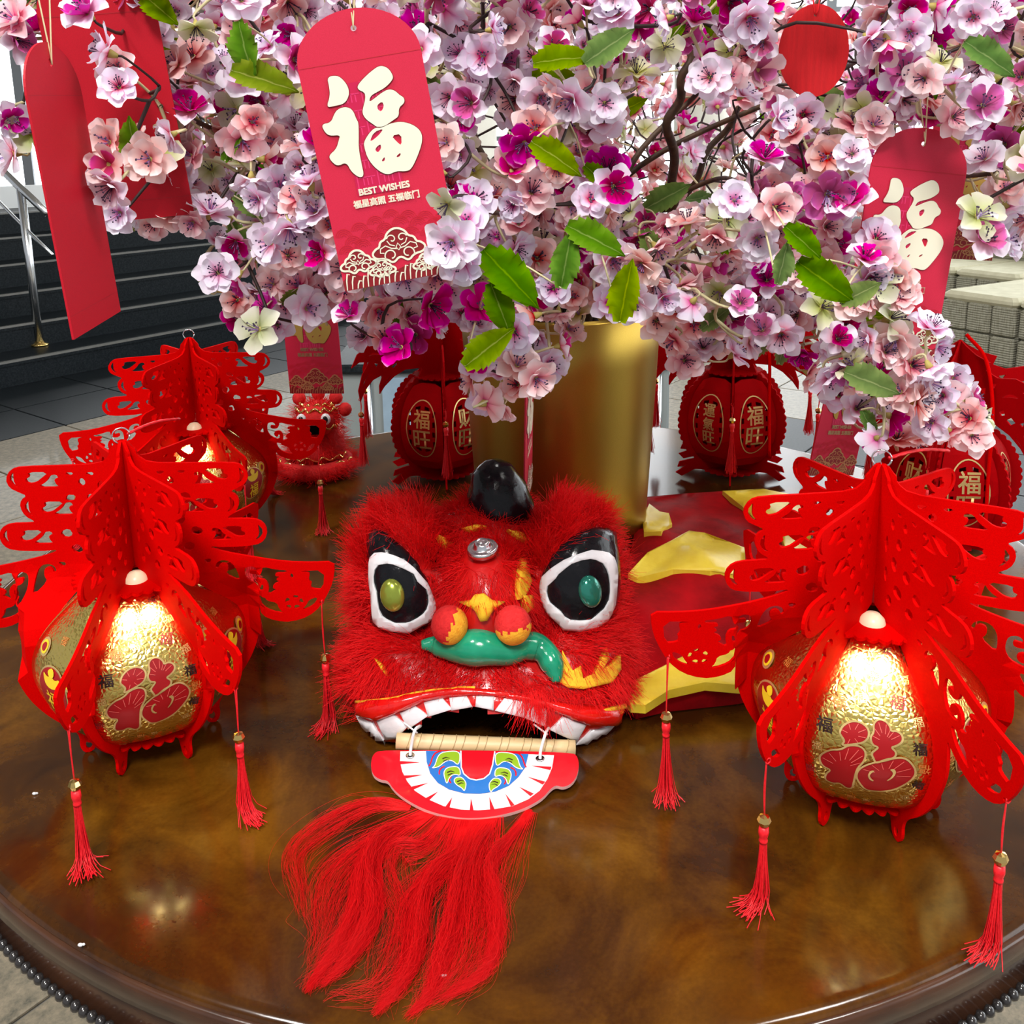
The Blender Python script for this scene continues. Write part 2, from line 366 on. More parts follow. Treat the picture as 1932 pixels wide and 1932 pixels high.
def struct(o): o['kind'] = 'structure'; return o
DX, DY = 0.608, 0.794          # direction of the stair edges
NX, NY = -DY, DX               # towards the stairs
S0 = np.array([-3.065, 4.168])
def fl(a, b, z=0.0):           # floor frame: a along the stairs, b towards them (0 = foot of the first riser)
    return (S0[0] + DX * a + NX * b, S0[1] + DY * a + NY * b, z)
m = MB(); m.box((-7, -5, -0.12), (7, 9.2, -0.008)); floor = struct(m.build('floor', joint_m))
TL = 0.54
def tile_mesh(mt):
    t = MB(); h = TL / 2 - 0.004; t.box((-h, -h, -0.008), (h, h, 0.0), bev=0.002); return t.mesh('tile', mt)
t_light, t_dark = tile_mesh(stone), tile_mesh(granite_black)
ang = math.atan2(DY, DX)
for i in range(-14, 10):
    for j in range(-15, 0):
        x, y, _ = fl((i + 0.18) * TL, (j + 0.5) * TL)
        if not (-4.2 < x < 4.6 and -1.2 < y < 7.2): continue
        if abs(x) < 0.35 and abs(y) < 0.3: continue
        far = (j + 0.5) * TL
        dark = far > -1.33 or (x > 0.2 and 1.7 < y < 3.1)
        o = link('tile', t_dark if dark else t_light, floor); o.location = (x, y, 0); o.rotation_euler = (0, 0, ang)
T2 = Matrix.Translation((S0[0], S0[1], 0)) @ Matrix.Rotation(ang, 4, 'Z')
stairs = struct(thing('staircase', None, None))

for k in range(6):
    z1 = 0.158 * (k + 1)
    m = MB(); m.box((-2.6, 0.30 * k, 0.158 * k + 0.0), (6.0, 3.6, z1 - 0.03), 0, T2); m.box((-2.6, 0.30 * k - 0.012, z1 - 0.03), (6.0, 3.6, z1), 0, T2)
    m.box((-2.6, 0.30 * k - 0.014, z1 - 0.012), (6.0, 0.30 * k + 0.012, z1 + 0.001), 1, T2)
    m.build('step', [granite_black, nosing_m], stairs)
m = MB(); m.box((-2.6, 2.0, 0.95), (6, 2.25, 1.12), 0, T2); m.build('landing_curb', mat('white_curb', (0.78, 0.8, 0.8), 0.5), stairs)
# stair handrail
hp = atz(75, 652, 0.158)
hr = thing('handrail', 'stainless steel handrail post with round base flange on the black stairs', 'handrail', tuple(hp))
m = MB(); m.tube([(0, 0, 0), (0, 0, 1.0)], 0.026, 14); m.build('post', steel, hr)
m = MB(); m.lathe([(0.055, 0), (0.055, 0.012), (0.03, 0.02), (0.03, 0.03)], 18); m.build('flange', brass, hr)
m = MB(); d = np.array([NX, NY]); pts = [(-d[0] * .3, -d[1] * .3, 0.85), (0, 0, 1.0), (d[0] * 1.2, d[1] * 1.2, 1.63)]
m.tube(pts, 0.024, 12); m.build('rail', steel, hr)
m = MB(); m.tube([(p[0], p[1], p[2] - 0.25) for p in pts], 0.01, 8); m.build('lower_rail', steel, hr)
# back wall with daylight windows
m = MB(); m.box((-8, 9.0, 0), (9, 9.2, 0.5)); m.box((-8, 9.0, 4.9), (9, 9.2, 5.3)); m.box((-8, 9.0, 2.9), (0.52, 9.2, 4.9)); m.box((-3.74, 9.0, 2.4), (0.52, 9.2, 2.9)); struct(m.build('wall_back', noisy(mat('brown_back_wall', (0.3, 0.27, 0.22), 0.8), 3, [(0.3, (0.20, 0.18, 0.145)), (0.7, (0.26, 0.235, 0.19))])))
xs = np.arange(-8, 9, 1.42)
for k, x in enumerate(xs[:-1]):
    H = 4.4 if x > 0.4 else (2.4 if x < -3.5 else 1.9)
    wn = struct(thing('window_%d' % (k + 1), None, None, (x, 9.0, 0.5)))
    m = MB()
    for lo, hi in (((0, 0, 0), (0.05, 0.1, H)), ((1.37, 0, 0), (1.42, 0.1, H)), ((0.05, 0, 0), (1.37, 0.1, 0.06)), ((0.05, 0, H - .06), (1.37, 0.1, H)), ((0.05, 0.0, H / 2 - .025), (1.37, 0.1, H / 2 + .025))): m.box(lo, hi)
    m.build('window_frame', frame_m, wn)
    for z0, z1 in ((0.06, H / 2 - .025), (H / 2 + .025, H - .06)):
        m = MB(); m.box((0.05, 0.03, z0), (1.37, 0.05, z1)); m.build('pane', pane_m, wn)
# right wall: the daylight from the side that streaks the vase
m = MB(); m.box((6.6, -5, 0), (6.8, 9.0, 0.7)); m.box((6.6, -5, 4.3), (6.8, 9.0, 5.2)); struct(m.build('wall_right', wall_m))
for k in range(7):
    wn = struct(thing('window_%d' % (k + 20), None, None, (6.6, -5 + 2 * k, 0.7)))
    m = MB()
    for lo, hi in (((0, 0, 0), (0.1, 0.06, 3.6)), ((0, 1.94, 0), (0.1, 2.0, 3.6)), ((0, 0.06, 0), (0.1, 1.94, 0.06)), ((0, 0.06, 3.54), (0.1, 1.94, 3.6)), ((0, 0.06, 1.77), (0.1, 1.94, 1.83))): m.box(lo, hi)
    m.build('window_frame', frame_m, wn)
    for z0, z1 in ((0.06, 1.77), (1.83, 3.54)):
        m = MB(); m.box((0.03, 0.06, z0), (0.05, 1.94, z1)); m.build('pane', pane_m, wn)
m = MB(); m.box((-8, -5, 5.2), (9, 9.2, 5.35)); ceiling = struct(m.build('ceiling', ceil_m))
for i, (x, y) in enumerate([(-0.28, 4.6), (1.35, 5.6)]):
    m = MB(); m.lathe([(0.22, 0), (0.19, 0.06), (0.19, 5.1), (0.22, 5.2)], 32); o = struct(m.build('column', wall_m)); o.location = (x, y, 0)
for i, (x, y) in enumerate([(-1.9, -2.4), (2.1, -1.8), (-1.2, 0.6), (1.2, 0.8), (0, 3.0), (-1.6, 3.4), (1.8, 3.4)]):
    m = MB(); m.lathe([(0.10, -0.012), (0.085, -0.014), (0.085, 0.0), (0.10, 0.0)], 24, (x, y, 5.2), closed=True); o = m.build('downlight', steel, ceiling)
    m = MB(); m.lathe([(0.085, -0.008), (0.0, -0.008)], 24, (x, y, 5.2)); m.build('diffuser', lamp_m, o)
# low counter behind the table
ct = thing('low_counter', 'low blue-grey counter with steel edge posts behind the table', 'counter', (-0.04, 2.1, 0))
m = MB(); m.box((-0.62, 0.0, 0), (0.60, 0.4, 0.55), bev=0.01); m.build('body', greypanel, ct)
m = MB(); m.box((-0.65, -0.03, 0.55), (0.63, 0.43, 0.585), bev=0.008); m.build('countertop', granite_black, ct)
for x0, x1 in ((-0.46, -0.05), (0.0, 0.52)):
    m = MB(); m.box((x0, -0.012, 0.02), (x1, 0.0, 0.53)); m.build('panel', bluepanel, ct)
for x in (-0.51, 0.555):
    m = MB(); m.tube([(x, -0.012, 0), (x, -0.012, 0.55)], 0.014, 10); m.build('edge_post', steel, ct)

# sofas ------------------------------------------------------------------------
weave = mat('woven_olive_grey', (0.36, 0.35, 0.27), 0.75)
def _weave():
    m = weave; tc = N(m, 'ShaderNodeTexCoord'); a = N(m, 'ShaderNodeTexWave', i_Scale=22.0, i_Distortion=1.2, i_Detail=3.0); a.bands_direction = 'Z'
    n = N(m, 'ShaderNodeTexNoise', i_Scale=24.0, i_Detail=5.0); mp = N(m, 'ShaderNodeMapping'); mp.inputs['Scale'].default_value = (6, 6, 0.5)
    L(m, tc.outputs['Object'], mp.inputs[0]); L(m, mp.outputs[0], n.inputs['Vector']); L(m, tc.outputs['Object'], a.inputs['Vector'])
    r = ramp(m, [(0.25, (0.20, 0.19, 0.13)), (0.5, (0.36, 0.35, 0.27)), (0.8, (0.50, 0.48, 0.40))]); L(m, n.outputs['Fac'], r.inputs[0]); L(m, r.outputs[0], bsdf(m).inputs['Base Color'])
    b = N(m, 'ShaderNodeBump', i_Strength=0.6, i_Distance=0.01); L(m, a.outputs['Fac'], b.inputs['Height']); L(m, b.outputs[0], bsdf(m).inputs['Normal'])
_weave()
seat_c = noisy(mat('beige_seat_cloth', (0.62, 0.60, 0.42), 0.8), 12, [(0.3, (0.55, 0.52, 0.36)), (0.7, (0.68, 0.65, 0.48))], bump=0.3, bscale=90)
def sofa(label, p, ux, nmod, back):
    """front-left top corner p, ux = direction of the front edge"""
    s = thing('woven_sofa', label, 'sofa', (p[0], p[1], 0), math.atan2(ux[1], ux[0]), 'woven sofas behind the table')
    W = 0.50
    for k in range(nmod):
        x0 = k * W
        for j in range(2):
            for i in range(3):
                m = MB(); m.box((x0 + 0.012 + i * 0.162, 0.0, 0.015 + j * 0.185), (x0 + 0.012 + i * 0.162 + 0.154, 0.05, 0.015 + j * 0.185 + 0.177), bev=0.012); m.build('woven_panel', weave, s)
        m = MB(); m.box((x0 + 0.01, 0.04, 0.01), (x0 + W - 0.01, 0.95, 0.37), bev=0.012); m.build('seat_block', weave, s)
        m = MB(); m.box((x0 + 0.006, -0.006, 0.372), (x0 + W - 0.006, 0.95, 0.435), bev=0.022); m.build('seat_cushion', seat_c, s)
        if back:
            m = MB(); m.box((x0 + 0.01, 0.72, 0.436), (x0 + W - 0.01, 0.94, 0.82), bev=0.03); m.build('back_cushion', weave, s)
    return s
pA = atz(1778, 550, 0.42); pB = atz(1932, 571, 0.42); u = (pB - pA)[:2]; u /= np.linalg.norm(u)
sofa('olive grey woven sofa with beige seat behind the right red packet', pA, u, 4, False)
pC = pA + np.array([-0.2, 2.3, 0]); sofa('darker woven sofa with back cushions standing behind the nearer sofa', pC, u, 5, True)

# ================================================================== TABLE
lac = mat('tortoise_lacquer', (0.2, 0.09, 0.02), 0.15, coat=0.08, spec=0.42)
def _lac():
    m = lac; tc = N(m, 'ShaderNodeTexCoord')
    n1 = N(m, 'ShaderNodeTexNoise', i_Scale=7.0, i_Detail=7.0, i_Roughness=0.62, i_Distortion=0.6); n2 = N(m, 'ShaderNodeTexNoise', i_Scale=260.0, i_Detail=2.0)
    L(m, tc.outputs['Object'], n1.inputs['Vector']); L(m, tc.outputs['Object'], n2.inputs['Vector'])
    r = ramp(m, [(0.30, (0.018, 0.006, 0.002)), (0.44, (0.046, 0.015, 0.002)), (0.57, (0.092, 0.033, 0.0025)), (0.74, (0.165, 0.069, 0.005))])
    mx = N(m, 'ShaderNodeMath', operation='MULTIPLY_ADD'); mx.inputs[1].default_value = 0.10; L(m, n2.outputs['Fac'], mx.inputs[0]); L(m, n1.outputs['Fac'], mx.inputs[2])
    sb = N(m, 'ShaderNodeMath', operation='SUBTRACT'); sb.inputs[1].default_value = 0.05; L(m, mx.outputs[0], sb.inputs[0])
    L(m, sb.outputs[0], r.inputs[0]); L(m, r.outputs[0], bsdf(m).inputs['Base Color'])
    b = N(m, 'ShaderNodeBump', i_Strength=0.012, i_Distance=0.002); L(m, n2.outputs['Fac'], b.inputs['Height']); L(m, b.outputs[0], bsdf(m).inputs['Normal'])
_lac()
rimw = noisy(mat('dark_edge_wood', (0.05, 0.02, 0.01), 0.22, coat=0.3), 14, [(0.3, (0.022, 0.009, 0.006)), (0.7, (0.075, 0.028, 0.012))], stretch=(1, 1, 4))
bead_m = mat('dark_bead', (0.025, 0.022, 0.022), 0.2, coat=0.4)
table = thing('round_table', 'round glossy brown lacquered table with dark beaded edge', 'table', (0, 0, 0))
m = MB(); m.lathe([(0.0, TZ - 0.028), (0.742, TZ - 0.028), (0.750, TZ - 0.022), (0.753, TZ - 0.010), (0.750, TZ - 0.003), (0.7455, TZ - 0.0004), (0.743, TZ), (0.738, TZ), (0.6, TZ), (0.3, TZ), (0.0, TZ)], 160)
top = m.build('tabletop', lac, table)
m = MB(); m.lathe([(0.752, TZ - 0.004), (0.7545, TZ - 0.008), (0.756, TZ - 0.022), (0.748, TZ - 0.029), (0.742, TZ - 0.029), (0.742, TZ - 0.010)], 160, closed=True); m.build('rim', rimw, table)
m = MB(); m.lathe([(0.735, TZ - 0.0285), (0.745, TZ - 0.034), (0.742, TZ - 0.05), (0.748, TZ - 0.062), (0.74, TZ - 0.068), (0.70, TZ - 0.068), (0.70, TZ - 0.0285)], 160, closed=True); m.build('apron', rimw, table)
m = MB(); m.ball((0, 0, 0), 0.0048, 10); beadm = m.mesh('bead', bead_m)
nb = 480; rest = MB()
for k in range(nb):
    a = 2 * PI * k / nb; p = (0.7495 * math.cos(a), 0.7495 * math.sin(a), TZ - 0.064)
    px, py = proj(p)
    if p[1] < 0.1 and -60 < px < 1990 and py < 2010: o = link('bead', beadm, table); o.location = p
    else: rest.ball(p, 0.0048, 6)
tag(rest.build('bead_trim', bead_m, table), kind='stuff')
m = MB(); m.lathe([(0.30, 0.0), (0.30, 0.03), (0.22, 0.06), (0.10, 0.10), (0.075, 0.2), (0.11, 0.36), (0.07, 0.5), (0.10, 0.6), (0.3, 0.66), (0.5, TZ - 0.06), (0.5, TZ - 0.0285)], 40); m.build('pedestal', rimw, table)

# ================================================================== VASE
vase = thing('gold_vase', 'tall tapered gold vase standing in the middle of the table', 'vase', (0.049, 0.03, TZ))
m = MB(); m.lathe([(0.0, 0.0), (0.112, 0.0), (0.116, 0.006), (0.122, 0.06), (0.129, 0.18), (0.1365, 0.31), (0.140, 0.375), (0.136, 0.38), (0.131, 0.375), (0.120, 0.18), (0.10, 0.02), (0.0, 0.02)], 64); m.build('body', vase_m, vase)
m = MB(); m.lathe([(0.0, 0.325), (0.08, 0.33), (0.131, 0.32)], 40); m.build('filler', noisy(mat('dark_moss', (0.03, 0.02, 0.012), 0.9), 80, [(0.3, (0.015, 0.01, 0.006)), (0.7, (0.05, 0.03, 0.015))]), vase)
# ================================================================== LANTERNS
def tassel_meshes(seed, cord, lie, ang, wild=0.3, zt=-.1470):
    """origin at the hole in the flap; returns meshes cord, bead, knot, skirt; strands rest on a surface at depth zt"""
    r = random.Random(seed); out = []
    m = MB(); m.tube(spline([(0, 0, 0.003), (0.0006, 0, -cord * 0.5), (0, 0, -cord)], 4), 0.0007, 5); m.tube(spline([(0.0012, 0.001, 0.002), (0.0015, 0, -cord * 0.5), (0, 0, -cord)], 4), 0.0006, 5); m.tube(arc(0, 0, 0.0022, 0, 2 * PI, 8) and [(0.0024 * math.cos(a), 0.0015, 0.002 + 0.0024 * math.sin(a)) for a in np.linspace(0, 2 * PI, 9)], 0.0007, 5)
    out.append(m.mesh('cord', silk))
    m = MB(); m.ball((0, 0, -cord - 0.0052), 0.0056, 8); b = m.mesh('bead', brass); b.polygons.foreach_set('use_smooth', [False] * len(b.polygons)); out.append(b)
    z0 = -cord - 0.0105
    m = MB(); m.lathe([(0.0, 0.0), (0.0038, -0.001), (0.0042, -0.006), (0.0036, -0.009), (0.0030, -0.0115), (0.0036, -0.013), (0.0034, -0.015)], 10, (0, 0, z0)); out.append(m.mesh('knot', silk))
    z0 -= 0.013; m = MB()
    for k in range(64):
        a = r.uniform(0, 2 * PI); rr = 0.0028 * math.sqrt(r.random()); Ls = r.uniform(0.066, 0.076)
        fan = r.gauss(0, 0.28) + (r.choice((-1, 1)) * r.uniform(0.4, 0.9) if r.random() < wild * 0.3 else 0); da = ang + fan; flare = r.uniform(0.0, 0.006)
        P = []; drop = z0 - zt
        for i in range(8):
            s = Ls * i / 7
            # straight down, then a quarter bend of radius R, then flat
            R = 0.014 + 0.004 * rr / 0.0028; sd = max(0.0, drop - R) if lie else 1.0
            if s <= sd: h, zz = 0.0, -s
            else:
                q = (s - sd) / R
                if q < PI / 2: h, zz = R * (1 - math.cos(q)), -sd - R * math.sin(q)
                else: h, zz = R + (s - sd - R * PI / 2), -sd - R
            zz = z0 + zz; zz = max(zz, zt + 0.0006 * (k % 5)); e = (s / Ls) ** 1.6
            P.append((rr * math.cos(a) * (1 + e) + h * math.cos(da) + flare * e * math.cos(a), rr * math.sin(a) * (1 + e) + h * math.sin(da) + flare * e * math.sin(a), zz))
        m.tube(P, 0.00048, 3, cap=False)
    out.append(m.mesh('tassel_skirt', silk)); return out
def hang_tassel(parent, T, loc):
    c = link('tassel', T[0], parent); c.location = loc
    for n_, me in zip(('bead', 'knot', 'tassel_skirt'), T[1:]): link(n_, me, c)
    return c

# --- spring-character lantern (hexagonal gold panels between six cut felt vanes)
VANE = [(0.0012, .338), (.006, .336), (.010, .330), (.013, .327), (.0135, .321), (.024, .3125), (.060, .311), (.104, .310), (.114, .307), (.120, .2965), (.117, .287), (.108, .282), (.1005, .2785), (.107, .274), (.109, .266), (.105, .256), (.095, .250), (.100, .2485), (.122, .248), (.131, .243), (.1345, .2335), (.131, .223), (.122, .218), (.094, .217), (.0735, .219),
        (.088, .2125), (.119, .2045), (.150, .198), (.176, .196), (.199, .196), (.1985, .1815), (.194, .166), (.183, .146), (.170, .1345), (.152, .1290), (.136, .131), (.1225, .138), (.1165, .1425), (.1185, .128), (.1185, .112), (.115, .094), (.108, .075), (.098, .058), (.086, .043), (.072, .030), (.068, .020), (.069, .009), (.0655, .001), (.060, .0), (.055, .003), (.0525, .012), (.050, .019), (.040, .020), (.036, .027), (.046, .031), (.062, .034), (.076, .046), (.088, .064), (.095, .086), (.0975, .108), (.094, .127), (.085, .145), (.070, .163), (.054, .180), (.036, .193), (.018, .199), (.0012, .205)]
def _sh(P, dx, dz): return [(x + dx, z + dz) for x, z in P]
_c = [(.111, .305), (.1165, .297), (.112, .2885), (.107, .287), (.1115, .292), (.1115, .3005)]
_k = [(.0755, .304), (.097, .304), (.0955, .2985), (.1005, .2965), (.098, .2915), (.0905, .2925), (.0855, .296)]
_h = [(.066, .2875), (.0885, .2875), (.079, .2935), (.0745, .3005), (.068, .3015), (.0665, .297), (.071, .2965), (.070, .2915)]
VH = [_c, _k, _h, _sh(_c, -.0115, -.031), _sh(_k, -.0125, -.032), _sh(_h, -.0115, -.030), _sh(_c, .0143, -.063), _sh(_k, .0125, -.0635), _sh(_h, .0125, -.062),
      [(.050, .3035), (.060, .3035), (.055, .299)], [(.0435, .2985), (.048, .293), (.0435, .2875), (.039, .293)], [(.051, .279), (.060, .2795), (.0625, .272), (.053, .273)],
      [(.030, .304), (.040, .303), (.033, .2985)], [(.024, .296), (.029, .290), (.026, .283), (.022, .289)], [(.034, .281), (.041, .278), (.037, .268), (.031, .272)], [(.018, .278), (.021, .269), (.018, .258), (.015, .268)], [(.028, .262), (.036, .257), (.033, .246), (.026, .252)],
      [(.046, .257), (.056, .253), (.051, .243), (.043, .248)], [(.019, .249), (.023, .241), (.02, .231), (.016, .24)], [(.062, .243), (.072, .238), (.067, .231), (.058, .235)], [(.034, .238), (.045, .233), (.042, .224), (.031, .228)], [(.054, .226), (.063, .222), (.058, .214), (.049, .217)], [(.024, .224), (.031, .220), (.029, .212), (.022, .215)],
      [(.0680, .2045), (.0780, .2055), (.0730, .1985)],
      [(0.0874, 0.2031), (0.0946, 0.2012), (0.0994, 0.1949), (0.1012, 0.1847), (0.1009, 0.1733), (0.0881, 0.1855), (0.0922, 0.1905), (0.0922, 0.1973), (0.0876, 0.1997), (0.0838, 0.1975), (0.0823, 0.193), (0.0794, 0.1953), (0.0819, 0.2009)],
      [(0.1267, 0.1938), (0.1402, 0.1896), (0.1517, 0.1883), (0.1494, 0.1855), (0.1394, 0.1857), (0.1386, 0.1823), (0.1438, 0.1816), (0.1389, 0.1783), (0.1435, 0.1759), (0.1363, 0.1726), (0.1355, 0.1686), (0.1397, 0.1668), (0.1297, 0.1613), (0.132, 0.1704), (0.1288, 0.1785), (0.1236, 0.1797), (0.1181, 0.177), (0.1162, 0.1719), (0.1186, 0.1684), (0.1234, 0.1694), (0.1242, 0.1734), (0.1263, 0.1728), (0.1259, 0.1671), (0.1204, 0.1649), (0.1121, 0.1674), (0.1075, 0.1766), (0.107, 0.1846), (0.1087, 0.1925), (0.1152, 0.1946), (0.1192, 0.1923), (0.1205, 0.1877), (0.1168, 0.1884), (0.1132, 0.189), (0.1123, 0.1845), (0.1164, 0.1821), (0.1228, 0.1831), (0.1258, 0.1876)],
      [(0.1622, 0.1869), (0.1886, 0.187), (0.1862, 0.1648), (0.1746, 0.1662), (0.1738, 0.1696), (0.1751, 0.173), (0.173, 0.1748), (0.1722, 0.1776), (0.1734, 0.181), (0.1731, 0.185)],
      [(0.1184, 0.1587), (0.1264, 0.1591), (0.1292, 0.1544), (0.1386, 0.1519), (0.1403, 0.145), (0.1452, 0.1391), (0.1337, 0.1417), (0.1245, 0.1476)],
      [(0.1636, 0.1422), (0.1682, 0.1479), (0.1712, 0.1536), (0.1800, 0.1568), (0.1779, 0.15), (0.1712, 0.1444)],
      [(.146, .1515), (.149, .158), (.1525, .1550), (.1505, .1525)], [(.155, .1600), (.1615, .1590), (.1590, .1555), (.1560, .1560)], [(.1640, .1565), (.1660, .1500), (.1620, .1500), (.1610, .1540)], [(.1625, .1460), (.1560, .1430), (.1555, .1475), (.1590, .1490)], [(.1515, .1435), (.1470, .1475), (.1510, .1495), (.1530, .1470)],
      [(.1535, .1815), (.1555, .1855), (.1575, .1815), (.1555, .1785)], arc(.0603, .009, .0032, 0, 2 * PI * 9 / 10, 9, .0055), arc(.1835, .1500, .0018, 0, 2 * PI * 7 / 8, 7)]
VH = [chaikin(h, 1) for h in VH]
TH_HOLE = (.1835, .1500)
_VP = chaikin(VANE, 1)
def sstep(a, b, x): t = min(max((x - a) / (b - a), 0), 1); return t * t * (3 - 2 * t)
def vane_pt(x, z, h, d, k):
    """soft felt: the free upper part swings by d radians about the axis, the flap sags by k"""
    a = d * max(sstep(.108, .124, x) if z > .1 else 0, sstep(.13, .20, z)); z2 = z - (k * max(0, x - .108) if .10 < z < .2165 else 0)
    return (x * math.cos(a) - h * math.sin(a), x * math.sin(a) + h * math.cos(a), z2)
def vane_mesh(d, k):
    m = MB(); m.plate(_VP, VH, 0.0030, lambda x, y, h: vane_pt(x, y, h, d, k), 0, .014); return m.mesh('felt_vane', felt)
# gold panel in the local frame of the side that faces -Y: (lateral x, arc length s from the bottom)
PR = [(r_ * 1.05, z_) for r_, z_ in [(.056, .034), (.070, .042), (.083, .056), (.092, .074), (.097, .092), (.0985, .108), (.096, .124), (.089, .139), (.078, .153), (.064, .167), (.050, .180), (.038, .191)]]
_s = [0.0]
for a, b in zip(PR, PR[1:]): _s.append(_s[-1] + math.hypot(b[0] - a[0], b[1] - a[1]))
def panel_pt(x, s, off=0.0):
    s = min(max(s, 0), _s[-1]); r = np.interp(s, _s, [p[0] for p in PR]); z = np.interp(s, _s, [p[1] for p in PR])
    r2 = np.interp(min(s + .004, _s[-1]), _s, [p[0] for p in PR]); z2 = np.interp(min(s + .004, _s[-1]), _s, [p[1] for p in PR])
    r1 = np.interp(max(s - .004, 0), _s, [p[0] for p in PR]); z1 = np.interp(max(s - .004, 0), _s, [p[1] for p in PR])
    tr, tz = r2 - r1, z2 - z1; ln = math.hypot(tr, tz); nr, nz = tz / ln, -tr / ln
    hw = r * 0.5; bul = 0.006 * (1 - min(1, (x / hw) ** 2))
    return (x, -(r * 0.866 + bul + nr * off), z + nz * off)
m = MB(); NU, NS = 9, 24
v = []
for i in range(NS):
    s = _s[-1] * i / (NS - 1); r = np.interp(s, _s, [p[0] for p in PR]) * 0.5 - 0.001
    for j in range(NU): v.append(panel_pt(r * (2 * j / (NU - 1) - 1), s))
n1 = len(v); v += [(x, y + 0.0012, z) for x, y, z in v]
f = []
for i in range(NS - 1):
    for j in range(NU - 1):
        a = i * NU + j; f.append((a, a + 1, a + NU + 1, a + NU)); f.append((n1 + a, n1 + a + NU, n1 + a + NU + 1, n1 + a + 1))
for i in range(NS - 1):
    for j in (0, NU - 1): a = i * NU + j; f.append((a, a + NU, a + NU + n1, a + n1) if j == 0 else (a + NU, a, a + n1, a + NU + n1))
m.add(v, f); panel_me = m.mesh('gold_panel', gold)
K = 1.0e-4
def zp(P):  # photo crop of the front left panel -> the panel's own surface
    Y_ = [96, 223, 353, 486, 624, 768, 918, 1062, 1190, 1301, 1393, 1462, 1503]; S_ = [.199, .1838, .1685, .1532, .1379, .1226, .1072, .0919, .0766, .0613, .046, .0306, .010]
    return [((x - np.interp(y, [96, 1503], [590, 700])) * K, float(np.interp(y, Y_, S_))) for x, y in P]
FU = [zp(p) for p in ([(430, 910), (450, 850), (510, 800), (580, 795), (640, 830), (660, 890), (630, 950), (560, 980), (490, 1005), (460, 1010), (480, 970), (440, 930)],
     [(665, 900), (690, 860), (675, 790), (710, 745), (770, 755), (810, 800), (815, 830), (860, 820), (905, 850), (915, 900), (870, 940), (830, 955), (880, 990), (870, 1040), (800, 1060), (735, 1105), (720, 1075), (690, 1030), (720, 995), (740, 970), (690, 960)],
     [(300, 1170), (320, 1120), (380, 1070), (460, 1050), (510, 1000), (590, 985), (640, 1010), (655, 1060), (640, 1120), (600, 1180), (595, 1300), (590, 1360), (540, 1365), (490, 1330), (440, 1355), (370, 1340), (370, 1290), (410, 1240), (340, 1230)],
     [(610, 1190), (655, 1140), (720, 1100), (780, 1080), (860, 1040), (940, 1025), (1000, 1060), (1045, 1120), (1040, 1180), (980, 1250), (900, 1310), (800, 1335), (700, 1345), (640, 1300), (605, 1250)])]
m = MB()
pp = lambda o: (lambda x, y: panel_pt(x, y, o))
for P in FU:
    Q = chaikin(P, 2); m.sheet(Q, (), pp(0.0007), 0, 0.006); m.ribbon(Q, 0.0016, pp(0.0012), 1, True)
    c = np.mean(Q, 0)
    for k in range(7): q = Q[(k * 5) % len(Q)]; m.ribbon([c * 0.6 + np.array(q) * 0.4, c * 0.12 + np.array(q) * 0.88], 0.0006, pp(0.0013), 2)
for P in ([(700, 1180), (720, 1165), (740, 1170), (715, 1190), (705, 1215), (725, 1240), (745, 1250), (735, 1260), (705, 1245), (690, 1215)], [(845, 1135), (880, 1125), (900, 1150), (890, 1190), (855, 1230), (835, 1235), (870, 1195), (880, 1160)]): m.sheet(chaikin(zp(P), 1), (), pp(0.0014), 1, 0)
big_fu = m.mesh('large_print', [print_red, goldline, mat('pink_ray_print', (0.75, 0.12, 0.1), 0.5)])
m = MB()
for (x, y, sz, mi, rot) in [(305, 885, 125, 0, 0), (840, 600, 120, 1, -0.2), (390, 665, 120, 2, 0), (1050, 955, 105, 0, 0.05), (1110, 1110, 90, 2, 3.14), (1080, 1250, 90, 0, -0.3), (250, 1285, 80, 1, 3.14), (600, 1440, 70, 2, 3.14), (1000, 1365, 75, 3, 0.2), (430, 1490, 70, 2, 0.1), (560, 610, 85, 3, 0.2), (870, 430, 80, 2, 0.1), (1010, 745, 85, 3, 0.3), (640, 420, 90, 2, -0.2), (270, 1070, 75, 3, 0.1), (720, 1440, 60, 3, 3.1), (720, 215, 70, 1, 0)]:
    (cx, cy), = zp([(x, y)]); put_text(m, '福', sz * K, cx, max(cy, 0.006), pp(0.0006), mi, rot, bold=0.0003 if mi == 0 else 0.0)
small_fu = m.mesh('panel_lettering', [print_dark, print_maroon, print_orange, goldline])
# side panels: a round red and yellow motif (coin rings and an ingot) with small characters
m = MB()
for cx, cy, r in ((-.026, .125, .0095), (.028, .105, .0095)):
    m.sheet(arc(cx, cy, r, 0, 2 * PI * 19 / 20, 19), (), pp(.0006), 1, .004); m.sheet(arc(cx, cy, r * .72, 0, 2 * PI * 19 / 20, 19), (), pp(.0010), 2, .004); m.sheet(arc(cx, cy, r * .45, 0, 2 * PI * 19 / 20, 19), (), pp(.0014), 0, 0)
m.sheet(arc(0, .088, .026, 0, 2 * PI * 31 / 32, 31), (), pp(.0006), 1, .006); m.sheet(arc(0, .088, .024, 0, 2 * PI * 31 / 32, 31), (), pp(.0010), 0, .006)
m.sheet(chaikin([(-.016, .106), (-.006, .101), (0, .106), (.006, .101), (.016, .106), (.010, .092), (-.010, .092)], 2), (), pp(.0015), 2, .004); m.sheet(chaikin([(-.007, .107), (0, .113), (.007, .107), (0, .101)], 2), (), pp(.0018), 2, 0)
put_text(m, '福', .022, 0, .077, pp(.0016), 2, 0, bold=.0004)
for x, y in ((-.02, .055), (.018, .05), (0, .14), (-.03, .09), (.03, .07)): put_text(m, '福', .009, x, y, pp(.0006), 3)
side_print = m.mesh('round_print', [print_red, goldline, print_yellow, print_orange])
